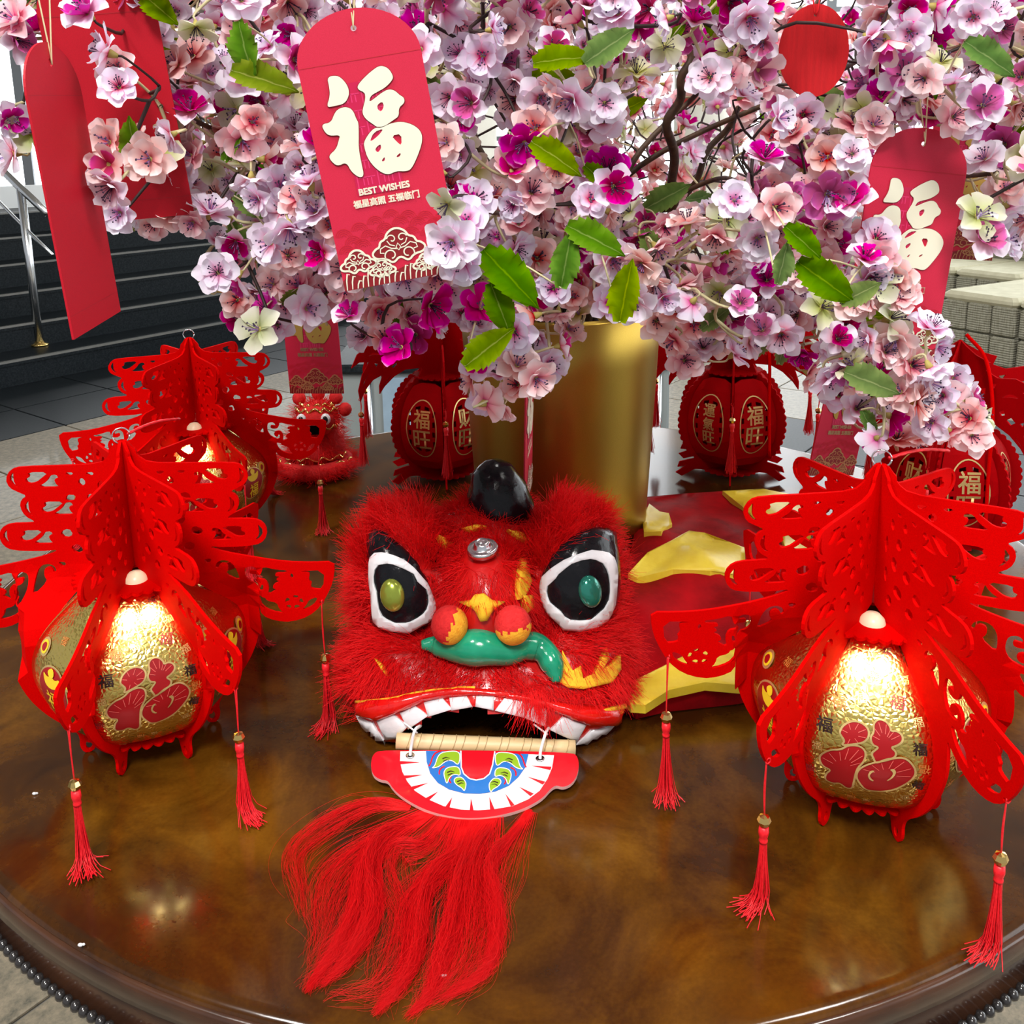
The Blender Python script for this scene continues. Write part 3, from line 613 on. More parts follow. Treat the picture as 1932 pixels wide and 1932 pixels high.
# collar and base plates
def scallop(r0, r1, n, z, t, mt, name, hole=None):
    P = [((r0 + (r1 - r0) * abs(math.sin(n * a / 2))) * math.cos(a), (r0 + (r1 - r0) * abs(math.sin(n * a / 2))) * math.sin(a)) for a in np.linspace(0, 2 * PI, n * 6, endpoint=False)]
    m = MB(); m.plate(P, [arc(0, 0, hole, 0, 2 * PI * 23 / 24, 23)] if hole else [], t, lambda x, y, h: (x, y, z + h)); return m.mesh(name, mt)
collar_me = scallop(.054, .059, 34, .194, .003, felt, 'collar', .0125)
skirt_me = None
base_me = scallop(.060, .066, 36, .0305, .003, felt, 'base_plate')
m = MB(); m.lathe([(0, .0), (.011, 0), (.0115, .006), (.010, .012), (.006, .0165), (0, .018)], 20); bulb_me = m.mesh('bulb', bulb_m)
m = MB(); m.tube([(0.008 * math.cos(a), 0, 0.342 + 0.008 * math.sin(a)) for a in np.linspace(0, 2 * PI, 19)], 0.0008, 6); ring_me = m.mesh('hanging_ring', steel)
m = MB()
for k in range(2): m.tube([(0.006 + 0.004 * i + 0.0008 * math.sin(i * 1.9 + k * PI), 0.006 + 0.0042 * i + 0.0008 * math.cos(i * 1.9 + k * PI), 0.341 + 0.004 * math.sin(i / 13 * PI) - 0.00045 * i) for i in range(14)], 0.0014, 6)
rope_me = m.mesh('hanging_rope', silk)
# three looks of tassel for a level flap (hole .1488 above the table) and for a sagging one
ZSAG = -.1470 + .17 * .0835
TS = [tassel_meshes(1, .056, True, 0.0, .6), tassel_meshes(2, .060, True, 0.0, .1), tassel_meshes(3, .048, True, 0.0, .6, ZSAG), tassel_meshes(4, .044, True, 0.0, .1, ZSAG)]
def spring_lantern(label, loc, rz, lit, vanes, rope=True):
    """rz turns the front panel (which faces -Y) about the vertical; vanes = per vane (swing in degrees, sag, tassel kind or None, heading in which the tassel lies)"""
    T = thing('spring_lantern', label, 'lantern', loc, rz, 'red felt lanterns with gold panels'); T.scale = (1, 1, .96)
    for k in range(6):
        a = -PI / 2 + PI / 6 + k * PI / 3; d, sag, kind, head = vanes[k]; d = math.radians(d)
        v = link('felt_vane', vane_mesh(d, sag), T); v.rotation_euler = (0, 0, a)
        if kind is not None:
            h = vane_pt(TH_HOLE[0], TH_HOLE[1] - .0012, 0, d, sag)
            c = hang_tassel(T, TS[kind], (h[0] * math.cos(a) - h[1] * math.sin(a), h[0] * math.sin(a) + h[1] * math.cos(a), h[2])); c.rotation_euler = (0, 0, math.radians(head) - rz)
        p = link('gold_panel', panel_me, T); p.rotation_euler = (0, 0, k * PI / 3)
        if k % 2 == 0: link('large_print', big_fu, p); link('panel_lettering', small_fu, p)
        else: link('round_print', side_print, p)
    link('collar', collar_me, T); link('base_plate', base_me, T); link('hanging_ring', ring_me, T)
    if rope: link('hanging_rope', rope_me, T)
    b = link('bulb', bulb_me, T); b.location = (0, -0.026, .1875)
    if lit:
        for sx in (-1, 1):      # the two lamp beads under the collar that shine down the front panel
            l = bpy.data.lights.new('lantern_lamp', 'SPOT'); l.energy = lit; l.shadow_soft_size = 0.004; l.color = (1, 0.94, 0.76); l.spot_size = math.radians(84); l.spot_blend = 0.9
            o = bpy.data.objects.new('lantern_lamp', l); COL.objects.link(o); o.parent = T; o.location = (sx * 0.012, -0.066, 0.190)
            o.rotation_euler = Vector((sx * .004, .012, -.05)).to_track_quat('-Z', 'Y').to_euler()
    return T
# vane order: front right, right, back right, back left, left, front left
spring_lantern('red felt lantern with lit gold panel, standing at the front left of the table', (-.403, -.391, TZ), math.radians(23), 0.9, [(-7, .17, 3, -40), (-20, 0, 1, -110), (-15, 0, 0, 60), (-15, 0, 1, 150), (-25, 0, 0, 200), (10, .17, 2, -60)])
spring_lantern('red felt lantern with lit gold panel, standing nearest at the front right', (.298, -.500, TZ), math.radians(-20), 0.9, [(0, .17, 3, 205), (-5, 0, 0, 0), (-5, 0, 1, 60), (10, 0, 1, 120), (22, -.05, 0, -90), (6, .17, 2, -150)])
spring_lantern('red felt lantern behind the front left one, beside the small fluffy lion', (-.510, .130, TZ), math.radians(11), .6, [(-4, .05, 1, -60), (-8, 0, 0, -80), (0, 0, 1, 60), (0, 0, None, 0), (0, 0, 0, 180), (4, .05, 1, 200)], rope=False)

# --- round red lanterns with feather fins, shade put into their felt colour
def cres(pts): return chaikin(pts, 2)
BODY = []
for i in range(60):
    th = -1.15 + 2.45 * i / 59; rr = 0.100 + 0.0032 * abs(math.sin(i * PI / 3.0)); BODY.append((max(.02, rr * math.cos(th) * 1.06), .108 + rr * 0.98 * math.sin(th)))
FIN = [(.040, .212), (.075, .214), (.098, .205), (.118, .190), (.128, .178), (.128, .192), (.120, .212), (.140, .205), (.156, .190), (.166, .170), (.169, .190), (.160, .218), (.146, .238), (.165, .240), (.180, .232), (.168, .254), (.140, .270), (.112, .272), (.120, .285), (.100, .290), (.070, .285), (.050, .292), (.055, .305), (.030, .312), (.012, .322), (.0012, .33)]
RV = [(.0012, .012)] + [(.045, .010), (.075, .014), (.100, .004), (.112, .012), (.100, .018), (.090, .024), (.108, .022), (.104, .032), (.085, .034)] + [p for p in BODY if p[1] > .034 and not (p[1] > .195 and p[0] < .05)] + FIN
RH = [cres([(.145, .222), (.158, .205), (.163, .190), (.155, .205)]), cres([(.105, .208), (.118, .197), (.122, .190), (.112, .200)]), [(.090, .226), (.098, .232), (.106, .226), (.098, .220)], [(.078, .236), (.085, .240), (.088, .233), (.081, .230)], cres([(.118, .246), (.135, .250), (.150, .248), (.135, .256)]), cres([(.075, .256), (.095, .262), (.110, .262), (.095, .268)]), [(.060, .236), (.068, .240), (.066, .230)], [(.040, .262), (.052, .266), (.052, .256)], [(.060, .274), (.070, .276), (.066, .268)], [(.112, .226), (.120, .230), (.118, .222)], [(.128, .232), (.136, .234), (.132, .226)],
      cres([(.030, .05), (.06, .055), (.082, .09), (.084, .12), (.072, .16), (.045, .185), (.030, .185)])]
m = MB(); m.plate(RV, RH, 0.003, lambda x, y, h: (x, h, y)); rvane = m.mesh('felt_vane', felt_shaded)
def round_panel(txt):
    R_ = [(.055, .03), (.074, .05), (.085, .08), (.088, .108), (.084, .138), (.072, .166), (.052, .188)]
    def pt(x, z, off=0.0):
        r = np.interp(z, [p[1] for p in R_], [p[0] for p in R_]); return (x, -(r * .866 + .004 + off), z)
    P = [(.5 * p[0] - .001, p[1]) for p in R_]; P = P + [(-x, z) for x, z in reversed(P)]
    out = chaikin(P, 1); ov = arc(0, .110, .030, 0, 2 * PI * 35 / 36, 35, .052); hs = []
    for sx in (-1, 1):
        for k in range(4): z = .080 + .018 * k; hs.append([(sx * .0215, z), (sx * .0265, z), (sx * .0265, z + .010), (sx * .0215, z + .010)])
        hs.append([(sx * .004, .152), (sx * .014, .149), (sx * .014, .1435), (sx * .004, .1455)]); hs.append([(sx * .004, .068), (sx * .014, .071), (sx * .014, .0765), (sx * .004, .0745)])
    a = MB(); a.plate(out, hs, .0022, lambda x, y, h: pt(x, y, h), 0, .012)
    b = MB(); b.ribbon(ov, .0020, lambda x, y: pt(x, y, .0018), 0, True)
    n = len(txt); sz = .033 if n == 2 else .022
    for i, ch in enumerate(txt): put_text(b, ch, sz, 0, .110 + (n - 1) * (sz * .56) - i * sz * 1.12, lambda x, y: pt(x, y, .0018), 0, 0, .95, bold=.0009)
    return a.mesh('window_panel', felt_shaded), b.mesh('gilt_print', goldline)
RP = [round_panel(t) for t in ('福旺', '财旺', '運氣旺')]
rbase = scallop(.050, .056, 24, .010, .003, felt_shaded, 'base_plate'); rtop = scallop(.048, .053, 24, .195, .003, felt_shaded, 'collar')
m = MB(); m.tube(spline([(.004, -.012, .34), (.02, -.05, .31), (.026, -.075, .24), (.024, -.085, .14), (.024, -.092, .055)], 6), [.0035] * 25, 4); strap_me = m.mesh('red_strap', felt)
TR = [tassel_meshes(11, .020, False, 0.0)]
def round_lantern(label, loc, rz, order, scale=1.0):
    T = thing('round_lantern', label, 'lantern', loc, rz, 'round dark red lanterns with feather fins'); T.scale = (scale,) * 3
    for k in range(6):
        a = -PI / 2 + PI / 6 + k * PI / 3
        v = link('felt_vane', rvane, T); v.rotation_euler = (0, 0, a)
        hang_tassel(T, TR[0], (.166 * math.cos(a), .166 * math.sin(a), .172))
        A, B = RP[order[k]]; p = link('window_panel', A, T); p.rotation_euler = (0, 0, k * PI / 3); link('gilt_print', B, p)
    link('base_plate', rbase, T); link('collar', rtop, T); link('red_strap', strap_me, T)
    return T
round_lantern('shaded red round lantern with gilt characters, half hidden behind the vase on its left', (-.150, .405, TZ), math.radians(36), [1, 2, 0, 1, 2, 0])
round_lantern('shaded red round lantern with gilt characters, standing just right of the vase', (.382, .395, TZ), math.radians(17), [0, 1, 0, 2, 1, 2])
round_lantern('large shaded red round lantern behind the front right lantern, near the sofa', (.63, .06, TZ), math.radians(-6), [0, 2, 1, 0, 2, 1], .95)
# ================================================================== LION HEAD
LO = np.array([-.05, -.28, TZ])
lion = thing('lion_dance_head', 'red furry lion dance head with big eyes, open mouth and printed jaw plate', 'lion head', tuple(LO))
ELL = [((0, .02, .08), (.120, .12, .098)), ((0, -.045, .030), (.130, .122, .080)), ((0, -.07, .125), (.045, .06, .060)), ((-.092, -.030, .140), (.046, .074, .072)), ((.092, -.030, .140), (.046, .074, .072)), ((0, .015, .160), (.060, .06, .042)), ((-.085, -.07, .04), (.060, .07, .07)), ((.085, -.07, .04), (.060, .07, .07))]
C0 = np.array([0, .02, .085])
def shell_r(d):
    tot = 0.0
    for c, r in ELL:
        o = (C0 - np.array(c)) / r; q = d / np.array(r); A = q @ q; B = o @ q; Cc = o @ o - 1; disc = B * B - A * Cc
        if disc > 0:
            t = (-B + math.sqrt(disc)) / A
            if t > 0: tot += t ** 14
    return tot ** (1 / 14)
NTH, NPH = 120, 70
sv = []
for i in range(NPH + 1):
    ph = PI * i / NPH
    for j in range(NTH):
        th = 2 * PI * j / NTH; d = np.array([math.sin(ph) * math.cos(th), math.sin(ph) * math.sin(th), -math.cos(ph)])
        p = C0 + d * shell_r(d); p[2] = max(p[2], 0.001); sv.append(p)
sf = [(i * NTH + j, i * NTH + (j + 1) % NTH, (i + 1) * NTH + (j + 1) % NTH, (i + 1) * NTH + j) for i in range(NPH) for j in range(NTH)]
bvh = BVHTree.FromPolygons([Vector(p) for p in sv], sf)
def hit(px, py, off=0.0):
    d = ray(px, py); o = CAM - LO
    loc, nrm, _, _ = bvh.ray_cast(Vector(o), Vector(d))
    if loc is None:
        p = aty(px, py, -.30) - LO; loc, nrm, _, _ = bvh.find_nearest(Vector(p))
        if nrm.dot(Vector(d)) > 0: nrm = -nrm
        return np.array(loc) + np.array(nrm) * off, np.array(nrm)
    if nrm.dot(Vector(d)) > 0: nrm = -nrm
    return np.array(loc) + np.array(nrm) * off, np.array(nrm)
def z3(P): return [(600 + x / 3.019, 860 + y / 3.019) for x, y in P]
def z4(P): return [(500 + x / 2.76, 1380 + y / 2.76) for x, y in P]
def edge_d(poly, x, y):
    P = np.array(poly); Q = np.roll(P, -1, 0); e = Q - P; v = np.array([x, y]) - P
    t = np.clip((v * e).sum(1) / ((e * e).sum(1) + 1e-9), 0, 1)
    return float(np.sqrt(((v - e * t[:, None]) ** 2).sum(1)).min())
def decal(mb, poly, off, bulge=0.0, width=20.0, grid=9.0, holes=(), mi=0, base=None, depth=.004):
    """a raised piece that follows the shell; bulge rises over 'width' px from the outline of base (default: the piece itself)"""
    P, F = cdt(poly, holes, grid); base = base or poly
    v = []; n = []
    for x, y in P:
        e = min(1.0, edge_d(base, x, y) / width) if bulge else 0
        h = off + bulge * math.sqrt(max(0, 1 - (1 - e) ** 2)); p, nr = hit(x, y, h); v.append(p); n.append(nr)
    f = [(c, b, a) for a, b, c in F]
    o = mb.add(v, f, mi, True); ed = {}
    for q in F:
        for a, b in ((q[0], q[1]), (q[1], q[2]), (q[2], q[0])): ed[(a, b)] = 1
    bd = [(a, b) for (a, b) in ed if (b, a) not in ed]
    ids = {}; vv = []
    for a, b in bd:
        for k in (a, b):
            if k not in ids: ids[k] = len(vv); vv.append(v[k] - n[k] * depth)
    o2 = mb.add(vv, [], mi)
    for a, b in bd: mb.f.append((o + a, o + b, o2 + ids[b], o2 + ids[a])); mb.m.append(mi); mb.sm.append(False)
mouth = z3([(430, 1660), (450, 1590), (525, 1535), (640, 1475), (770, 1445), (880, 1425), (995, 1445), (1165, 1480), (1290, 1530), (1450, 1605), (1480, 1670), (1480, 1760), (430, 1760)])
def front(p): return p[1] < -.05
def in_mouth(q):
    c = np.mean([sv[k] for k in q], 0)
    return front(c) and inpoly(mouth, *proj(c + LO))
keep = [q for q in sf if not in_mouth(q)]
m = MB(); m.add(sv, keep); m.build('head_shell', shell_m, lion)
m = MB(); m.add([C0 + (p - C0) * .955 for p in sv], [tuple(reversed(q)) for q in keep]); m.build('mouth_shade', void_m, lion)  # black inner shell added as the shade behind the open mouth
# gums, lip, teeth
lip_bot = [(1690, 1505), (1640, 1525), (1510, 1512), (1390, 1472), (1290, 1434), (1180, 1400), (1060, 1382), (910, 1366), (760, 1380), (615, 1400), (480, 1450), (360, 1495), (245, 1462)]
gum = z3([(245, 1455), (290, 1590), (320, 1665), (400, 1690), (440, 1650), (450, 1590), (525, 1535), (640, 1475), (770, 1445), (880, 1425), (995, 1445), (1165, 1480), (1290, 1530), (1450, 1605), (1480, 1660), (1490, 1725), (1590, 1722), (1655, 1620), (1695, 1500)] + [(x, y - 8) for x, y in lip_bot[1:-1]])
gum = [(x, y) for x, y in gum]
m = MB(); decal(m, gum, .003, grid=10, depth=.007); m.build('gum', red_gloss, lion)
m = MB(); decal(m, z3([(240, 1385), (400, 1366), (600, 1340), (800, 1322), (1000, 1336), (1180, 1370), (1350, 1398), (1500, 1420), (1620, 1420), (1718, 1405)] + lip_bot), .003, .010, 12, 8); m.build('upper_lip', red_gloss, lion)
for tp in ([(245, 1470), (330, 1510), (385, 1600), (440, 1640), (420, 1655), (330, 1620), (285, 1560)], [(355, 1500), (440, 1468), (515, 1530), (452, 1588), (400, 1592)], [(480, 1455), (560, 1425), (630, 1475), (525, 1537)], [(615, 1405), (715, 1383), (765, 1442), (640, 1477)], [(760, 1383), (850, 1373), (880, 1427), (770, 1447)], [(908, 1371), (1000, 1375), (997, 1445), (903, 1425)], [(1060, 1386), (1180, 1404), (1165, 1482), (1012, 1448)], [(1192, 1408), (1290, 1438), (1285, 1530), (1175, 1484)], [(1390, 1478), (1510, 1518), (1460, 1606), (1320, 1545)], [(1545, 1550), (1690, 1508), (1660, 1600), (1590, 1662), (1500, 1672), (1468, 1622)]):
    c_ = np.mean(tp, 0); tp = [tuple(c_ + (np.array(q) - c_) * 1.06) for q in tp]
    m = MB(); decal(m, z3(tp), .0052, .0012, 5, 8); m.build('tooth', white_paint, lion)
m = MB(); P = [hit(x, y, .007)[0] for x, y in z3(spline([(250, 1392), (400, 1378), (600, 1348), (800, 1332), (900, 1330)], 6))]; m.tube(P, .0016, 5)
P = [hit(x, y, .007)[0] for x, y in z3(spline([(1600, 1440), (1660, 1425), (1712, 1412)], 5))]; m2 = MB(); m2.tube(P, .003, 5); m2.build('lip_trim', felt_yellow, lion); m.build('lip_trim', felt_yellow, lion)
for pth in ([(280, 1585), (315, 1638), (365, 1668), (430, 1676)], [(1488, 1700), (1560, 1706), (1630, 1650), (1690, 1540)]):
    P = [hit(x, y, .004)[0] for x, y in z3(spline(pth, 6))]; P = [np.array([p[0], p[1], max(p[2], .0055)]) for p in P]; m = MB(); m.tube(P, .0055, 10); m.build('lower_lip', red_gloss, lion)
# eyes
EL = z3([(310, 460), (345, 427), (400, 432), (440, 490), (500, 545), (560, 620), (610, 720), (650, 830), (655, 900), (610, 950), (520, 985), (430, 990), (350, 970), (322, 930), (325, 860), (325, 750), (315, 620), (303, 540)])
ELw = z3([(335, 600), (380, 570), (440, 580), (500, 625), (560, 690), (605, 780), (630, 850), (600, 910), (540, 940), (470, 955), (390, 935), (360, 890), (350, 800), (330, 690)])
ELh = z3([(370, 640), (430, 620), (500, 660), (555, 730), (580, 800), (560, 870), (500, 905), (440, 905), (395, 860), (375, 780), (365, 700)])
ER = z3([(1300, 660), (1340, 590), (1400, 510), (1480, 440), (1560, 420), (1640, 425), (1675, 450), (1680, 560), (1690, 700), (1675, 830), (1640, 920), (1560, 970), (1470, 980), (1390, 950), (1330, 890), (1300, 810), (1290, 730)])
ERw = z3([(1310, 720), (1340, 660), (1400, 620), (1480, 575), (1550, 555), (1610, 575), (1635, 640), (1635, 740), (1620, 850), (1580, 920), (1510, 955), (1440, 945), (1380, 900), (1330, 850), (1305, 790)])
ERh = z3([(1360, 740), (1390, 680), (1440, 630), (1500, 600), (1560, 610), (1595, 660), (1605, 740), (1590, 820), (1540, 880), (1470, 895), (1410, 860), (1370, 800)])
for A, B_, H_, ic, im in ((EL, ELw, ELh, (437, 775), iris_green), (ER, ERw, ERh, (1518, 758), iris_teal)):
    m = MB(); decal(m, chaikin(A, 1), .003, .011, 22, 8, depth=.012); e = m.build('eye', blackgloss, lion)
    m = MB(); decal(m, chaikin(B_, 1), .0044, .011, 22, 7, [chaikin(H_, 1)], base=A, depth=.002); m.build('eye_white', white_paint, e)
    c, n = hit(*z3([ic])[0], .0135); T = Vector(n).to_track_quat('Z', 'Y').to_matrix()
    m = MB(); m.ball(c, (.0125, .0168, .008), 24, 0, T @ Matrix.Rotation(0.15, 3, 'Z')); m.build('iris', im, e)
# nose, pompoms, felt flames
NC = [(585, 1085, 22), (640, 1082, 42), (710, 1086, 62), (800, 1100, 74), (930, 1075, 98), (1060, 1095, 80), (1150, 1085, 74), (1230, 1090, 74), (1300, 1130, 72), (1340, 1200, 60), (1352, 1260, 40), (1354, 1290, 20)]
P = []
for x, y, r in NC: p_, n_ = hit(*z3([(x, y)])[0], .006); P.append(np.append(p_ + np.array([0, -.004, .001]), r / 5400))
P = np.array(P); P[1:-1, 1] = (P[:-2, 1] + P[2:, 1] + P[1:-1, 1] * 2) / 4; P = np.array(spline(list(P), 6))
m = MB(); m.tube(P[:, :3], [r * (1 + .05 * math.sin(i * .37) + .03 * math.sin(i * .61 + 1)) for i, r in enumerate(P[:, 3])], 20); m.build('green_nose', green_gloss, lion)
m = MB(); decal(m, z3([(820, 830), (880, 820), (910, 790), (950, 785), (990, 820), (1050, 830), (1000, 870), (960, 930), (930, 935), (900, 870)]), .006, .006, 10, 8); m.build('yellow_nose_bridge', felt_yellow, lion)
for (cx, cy), lean in (((810, 935), -1), ((1065, 935), 1)):
    c, n = hit(*z3([(cx, cy)])[0], .015); m = MB(); m.ball(c, (.0185, .019, .0195), 44)
    for k, q in enumerate(m.f):
        p = np.mean([m.v[i] for i in q], 0) - c; m.m[k] = 1 if ((p[0] - p[2] * .35 if lean < 0 else -p[2] - p[1] * .15 + .15 * p[0]) + .0022 * math.sin((p[0] + p[2]) * 700) > .0005) else 0
    m.build('nose_pompom', [pom_red, pom_orange], lion)
for P in ([(1370, 1290), (1365, 1250), (1385, 1180), (1395, 1120), (1430, 1190), (1450, 1230), (1490, 1200), (1500, 1270), (1560, 1240), (1620, 1100), (1635, 1160), (1600, 1220), (1660, 1180), (1690, 1140), (1695, 1220), (1650, 1290), (1600, 1300), (1500, 1325), (1420, 1320)], [(345, 1160), (380, 1190), (410, 1255), (380, 1230)], [(1130, 640), (1180, 590), (1195, 650), (1190, 720), (1160, 790), (1120, 820), (1115, 740)], [(1725, 760), (1748, 800), (1758, 950), (1738, 960), (1718, 850)],
          [(660, 470), (740, 480), (760, 510), (720, 545), (700, 520)], [(830, 430), (910, 410), (960, 420), (870, 442)], [(1070, 435), (1150, 450), (1220, 490), (1180, 505), (1130, 480)], [(1140, 800), (1195, 795), (1200, 860), (1160, 890)]):
    m = MB(); decal(m, z3(P), .007, 0, 10, 8, depth=.006); m.build('felt_flame', felt_yellow, lion)
# mirror on the forehead, horn
c, n = hit(912, 1047, .004); T = Vector(n).to_track_quat('Z', 'Y').to_matrix().to_4x4(); T.translation = c
m = MB(); m.lathe([(.0, 0), (.0165, 0), (.0165, .004), (.0150, .0065), (.0125, .0045), (.009, .006), (.0085, .010), (.006, .013), (.0045, .011), (0, .010)], 28)
m.v = [tuple(T @ Vector(p)) for p in m.v]; m.build('forehead_mirror', steel, lion)
hb = hit(945, 950)[0]; hb = np.array([hb[0], max(hb[1], -.02), hb[2] - .002])
m = MB(); m.lathe([(.0, -.012), (.0365, -.010), (.0375, .002), (.0355, .014), (.0315, .025), (.026, .037), (.0185, .046), (.010, .051), (0, .053)], 28)
m.v = [(hb[0] + x - z * .14 + .0012 * math.sin(z * 300), hb[1] + y + z * .1, hb[2] + z) for x, y, z in m.v]; m.build('horn', blackgloss, lion)
# cane across the mouth, ties, jaw plate
a, b = aty(748, 1398, -.438) - LO, aty(1085, 1412, -.438) - LO
m = MB(); m.tube([a + (b - a) * t for t in np.linspace(0, 1, 12)], .0078, 12); cane = m.build('cane', cane_m, lion)
m = MB()
for k in range(1, 16):
    c = a + (b - a) * (k / 16 + .01 * math.sin(k * 3)); m.tube([(c[0] + .0035 * math.cos(t), c[1] + .0080 * math.sin(t), c[2] + .0080 * math.cos(t)) for t in np.linspace(0, 2 * PI, 11)], .0005, 4)
m.build('cane_wrap', mat('cane_seam', (0.45, 0.3, 0.14), 0.6), cane)
j0, j1 = np.array([0, -.447, TZ + .017]), np.array([0, -.5215, TZ + .004]); jt = j1 - j0; jt /= np.linalg.norm(jt); jn = np.cross(jt, np.array([1., 0, 0])); jn = jn if jn[2] > 0 else -jn
def jp(px, py, off=0.0):
    d = ray(px, py); t = ((j0 - CAM) @ jn) / (d @ jn); return CAM + d * t + jn * off - LO
def jf(off): return lambda x, y: jp(x, y, off)
jout = chaikin(z4([(600, 96), (562, 118), (550, 170), (560, 225), (600, 252), (640, 255), (662, 292), (700, 330), (760, 370), (830, 405), (900, 428), (980, 445), (1060, 452), (1150, 448), (1240, 433), (1330, 408), (1400, 375), (1450, 342), (1485, 300), (1515, 279), (1550, 291), (1592, 275), (1622, 238), (1636, 180), (1628, 130), (1598, 108), (1100, 98)]), 2)
jaw = MB(); jaw.plate(jout, (), .0036, lambda x, y, h: jp(x, y, h - .0019), 0, 0, 1); jaw_o = jaw.build('jaw_plate', [jaw_red, mat('pink_card_edge', (0.8, 0.45, 0.42), 0.6)], lion)
wo = [(705, 105), (703, 160), (715, 210), (740, 260), (780, 310), (850, 355), (930, 390), (1020, 408), (1110, 412), (1200, 405), (1290, 390), (1370, 355), (1430, 310), (1470, 250), (1495, 190), (1505, 125)]
bo = [(838, 103), (842, 160), (860, 220), (900, 270), (960, 305), (1040, 325), (1120, 327), (1200, 315), (1270, 285), (1320, 240), (1355, 190), (1372, 120)]
m = MB(); m.sheet(z4(wo + bo[::-1]), (), jf(.0003), 0)
m.build('tooth_print', jaw_white, jaw_o)
m = MB()
for P in ([(703, 156), (703, 174), (808, 163)], [(713, 232), (722, 250), (822, 228)], [(752, 292), (768, 308), (850, 270)], [(832, 352), (852, 364), (902, 315)], [(938, 396), (960, 403), (975, 345)], [(1066, 412), (1086, 412), (1073, 350)], [(1172, 410), (1195, 407), (1168, 343)], [(1280, 393), (1300, 386), (1250, 325)], [(1382, 340), (1400, 326), (1322, 290)], [(1447, 280), (1460, 264), (1365, 237)], [(1486, 204), (1492, 186), (1385, 180)]): m.sheet(z4(P), (), jf(.0006), 0)
m.build('tooth_gap_print', jaw_red, jaw_o)
m = MB(); m.sheet(z4(bo), (), jf(.0006), 0); m.build('palate_print', jaw_blue, jaw_o)
tg = [(1020, 105), (1022, 190), (1035, 225), (1065, 250), (1100, 258), (1140, 250), (1170, 225), (1185, 180), (1197, 108)]
m = MB(); m.sheet(z4(tg), (), jf(.0009), 0); m.ribbon(z4(tg), 2.4, jf(.0011), 1); m.build('tongue_print', [jaw_red, jaw_white], jaw_o)
GF = [[(1012, 105), (930, 110), (900, 130), (885, 185), (866, 196), (905, 190), (940, 158), (975, 153), (1005, 182), (1016, 150)], [(1012, 185), (950, 190), (930, 215), (935, 245), (948, 282), (960, 240), (990, 225), (1020, 237)], [(1022, 240), (990, 245), (983, 265), (1000, 285), (1028, 300), (1038, 318), (1048, 285), (1045, 265)]]
for P in GF:
    for s in (0, 1):
        Q = [(2 * 1107 - x, y + 6) if s else (x, y) for x, y in P]; Q = chaikin(z4(Q), 2); m = MB()
        m.sheet(Q, (), jf(.0009), 0); m.ribbon(Q, 1.6, jf(.0011), 1, True)
        c = np.mean(Q, 0); m.ribbon([c + (-7 if s == 0 else 7, -3), c + (0, -6), c + (7 if s == 0 else -7, -4)], [2.2, 1.8, .6], jf(.0013), 2); m.ribbon([c + (-6 if s == 0 else 6, 2), c + (1, -1), c + (6 if s == 0 else -6, 0)], [1.8, 1.6, .5], jf(.0013), 2)
        e = [(x - (9 if s == 0 else -9), y - 2) for x, y in Q[2:len(Q) // 3]]; m.ribbon(e, 2.6, jf(.0008), 3)
        m.build('flame_print', [jaw_green, jaw_white, print_dark, jaw_red], jaw_o)
for (sx, sy), (hx, hy) in (((784, 1390), (774, 1427)), ((1030, 1393), (1019, 1433))):
    t0 = aty(sx, sy, -.445) - LO; q = jp(hx, hy, .001); m = MB()
    m.tube(spline([t0 + np.array([.004, .012, .004]), t0 + np.array([0, -.005, .010]), q + np.array([.001, .003, .008]), q], 6), .0016, 6); m.tube(spline([t0 + np.array([.002, .0, .004]), t0 + np.array([-.012, .006, .012])], 4), .0009, 5); m.build('white_tie', zip_m, lion)
    m = MB(); m.lathe([(.0024, 0), (.0044, .0006), (.0044, 0.0)], 12, q); m.build('eyelet', steel, jaw_o)
# fur
EX = [chaikin(EL, 1), chaikin(ER, 1), z3([(598, 1085), (700, 1005), (880, 1010), (930, 935), (1060, 1020), (1150, 1010), (1320, 1080), (1372, 1290), (1200, 1225), (1120, 1130), (980, 1165), (790, 1170)]), z3([(200, 1392), (600, 1352), (850, 1335), (1000, 1350), (1250, 1400), (1500, 1430), (1800, 1410), (1800, 2000), (200, 2000)]), z3([(1370, 1290), (1385, 1130), (1500, 1230), (1640, 1130), (1690, 1150), (1600, 1300), (1420, 1320)]), z3([(780, 830), (1180, 830), (1150, 1030), (740, 1030)]), z3(arc(937, 570, 100, 0, 2 * PI, 16))]
EX2 = z3([(700, 680), (830, 560), (1040, 560), (1180, 620), (1120, 800), (780, 800)])      # barer painted forehead below the mirror
mesh_pts = []; Vv = np.array(sv); ar = []; fc = []
for q in keep:
    a_, b_, c_, d_ = (Vv[k] for k in q); A = np.linalg.norm(np.cross(c_ - a_, d_ - b_)) / 2
    if A > 1e-9 and (a_ + b_ + c_ + d_)[2] / 4 > .012: ar.append(A); fc.append(q)
ar = np.array(ar); pick = rng.choice(len(fc), 46000, p=ar / ar.sum()); S = []
camL = CAM - LO
